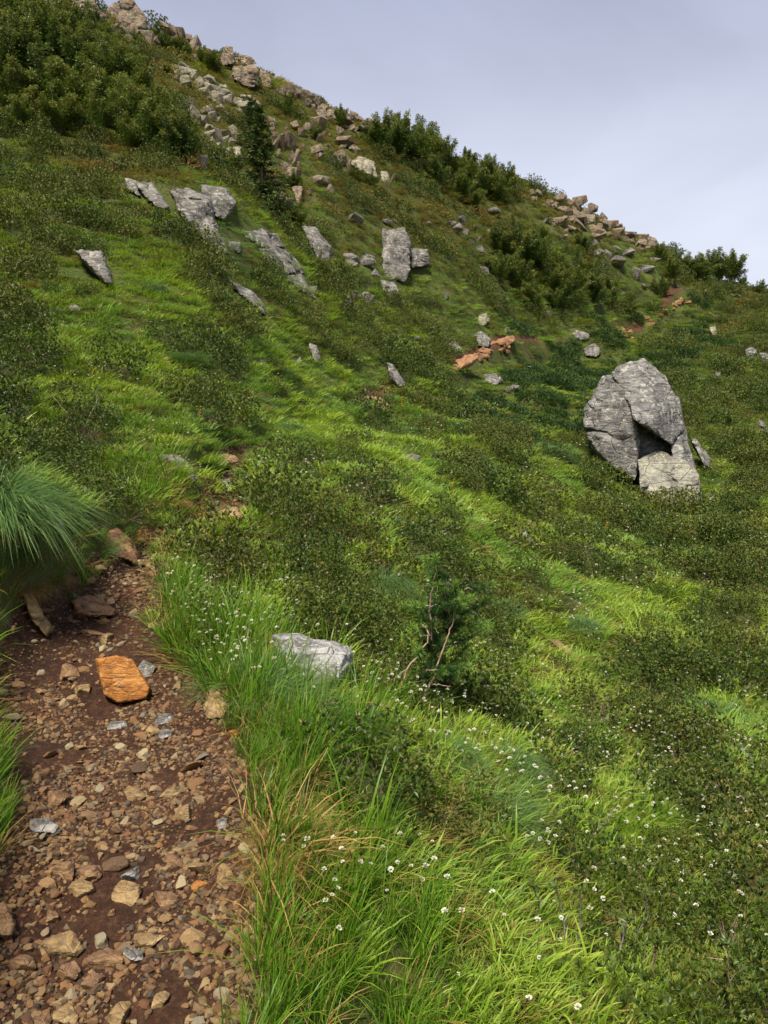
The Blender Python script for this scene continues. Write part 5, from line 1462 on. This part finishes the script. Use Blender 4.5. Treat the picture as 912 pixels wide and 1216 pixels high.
fu.append(gF.uniform(0, 912, nM)); fv.append(608 + (gF.uniform(0, 1, nM) ** 1.3) * 560 - 240 * gF.uniform(0, 1, nM))
fu, fv = np.concatenate(fu), np.concatenate(fv)
ft = hit(fu, fv)
good = np.isfinite(ft) & (ft < 24)
fu, fv, ft = fu[good], fv[good], ft[good]
fp = at(fu, fv, ft)
patch = vnoise(fp[:, 0] * 0.9, fp[:, 1] * 0.9, seed=95) + gF.normal(0, 0.25, len(fu))
good = off_path(fp[:, 0], fp[:, 1], 0.12) & clear_of_rocks(fp[:, 0], fp[:, 1]) & (patch > np.where(ft < 4.5, -0.1, 0.05))
good &= ~((fu < 330) & (fv > 860))
fp, ft = fp[good], ft[good]
ds = np.linalg.norm(fp - CAM, axis=1)
order = np.argsort(ds)
sp, sr_, ss_, si_ = [], [], [], []
# flowers nearest the path are things, the rest one mass
WHOLE = []
for i in range(3):
    s = Soup()
    WHOLE.append(s)
for c_, i in enumerate(order):
    j = int(gF.integers(3)); hgt = gF.uniform(0.65, 1.35) * (1.0 if ft[i] < 6 else 0.8)
    hs = gF.uniform(0.45, 0.95) * (1.0 + 0.10 * max(0, ft[i] - 4.5))
    rz = gF.uniform(0, 6.28)
    if c_ < 290:
        rt = root('white_flower', fp[i], (gF.normal(0, 0.12), gF.normal(0.05, 0.12), rz), 1.0)
        mk_obj('stalk', STALK[j], rt, scale=(1, 1, hgt))
        mk_obj('flower_head', HEADS[int(gF.integers(4))], rt, loc=(TOPS[j][0], TOPS[j][1], TOPS[j][2] * hgt), scale=hs)
        tag(rt, 'small creamy white flower head on a thin stalk in the grass', 'flower', 'white flowers in the near grass')
    else:
        sp.append((fp[i][0], fp[i][1], fp[i][2] + FH * hgt * 0.95 * (max(ft[i], 5) / 5) ** 0.4)); sr_.append((gF.normal(0, 0.3), gF.normal(0, 0.3), rz)); ss_.append(hs * 0.8); si_.append(int(gF.integers(4)))
scatter('flower_cover', 'tiny white flowers sprinkled over the slope', HEADS, sp, sr_, ss_, si_)
print('flowers', len(order))
YH = [head_form(170 + i, 26, 0.02, 'yellow', 0.5) for i in range(2)]
for u, v, h, lab in [(236, 628, 20, 'orange-yellow flower spike at the path lip below the first rise'), (165, 650, 12, 'orange flowers beside the rounded rust rock'), (425, 878, 26, 'yellow-leaved flowering herb beside the white flowers above the tall grass'), (537, 600, 22, 'orange-tipped herb standing in the middle of the slope'),
                     (478, 490, 14, 'yellow flower spike in turf by the far path bend'), (238, 510, 22, 'yellow spike above the small bluish tussock'), (720, 640, 16, 'orange herb below the huge boulder'), (812, 640, 14, 'second orange herb further below the huge boulder')]:
    p, t = ground_at(u, v)
    H_ = max(h * t / F0, 0.12) * 1.2
    rt = tag(root('yellow_flower', p, (0, 0, gF.uniform(0, 6))), lab, 'flower')
    mk_obj('stalk', STALK[0], rt, scale=(1, 1, H_ / FH))
    for q_ in np.linspace(0.45, 1, 5):
        mk_obj('blossom', YH[int(gF.integers(2))], rt, loc=(TOPS[0][0] * q_ + gF.normal(0, 0.012), TOPS[0][1] * q_ + gF.normal(0, 0.012), H_ * q_), scale=0.7 * max(1, t / 8))
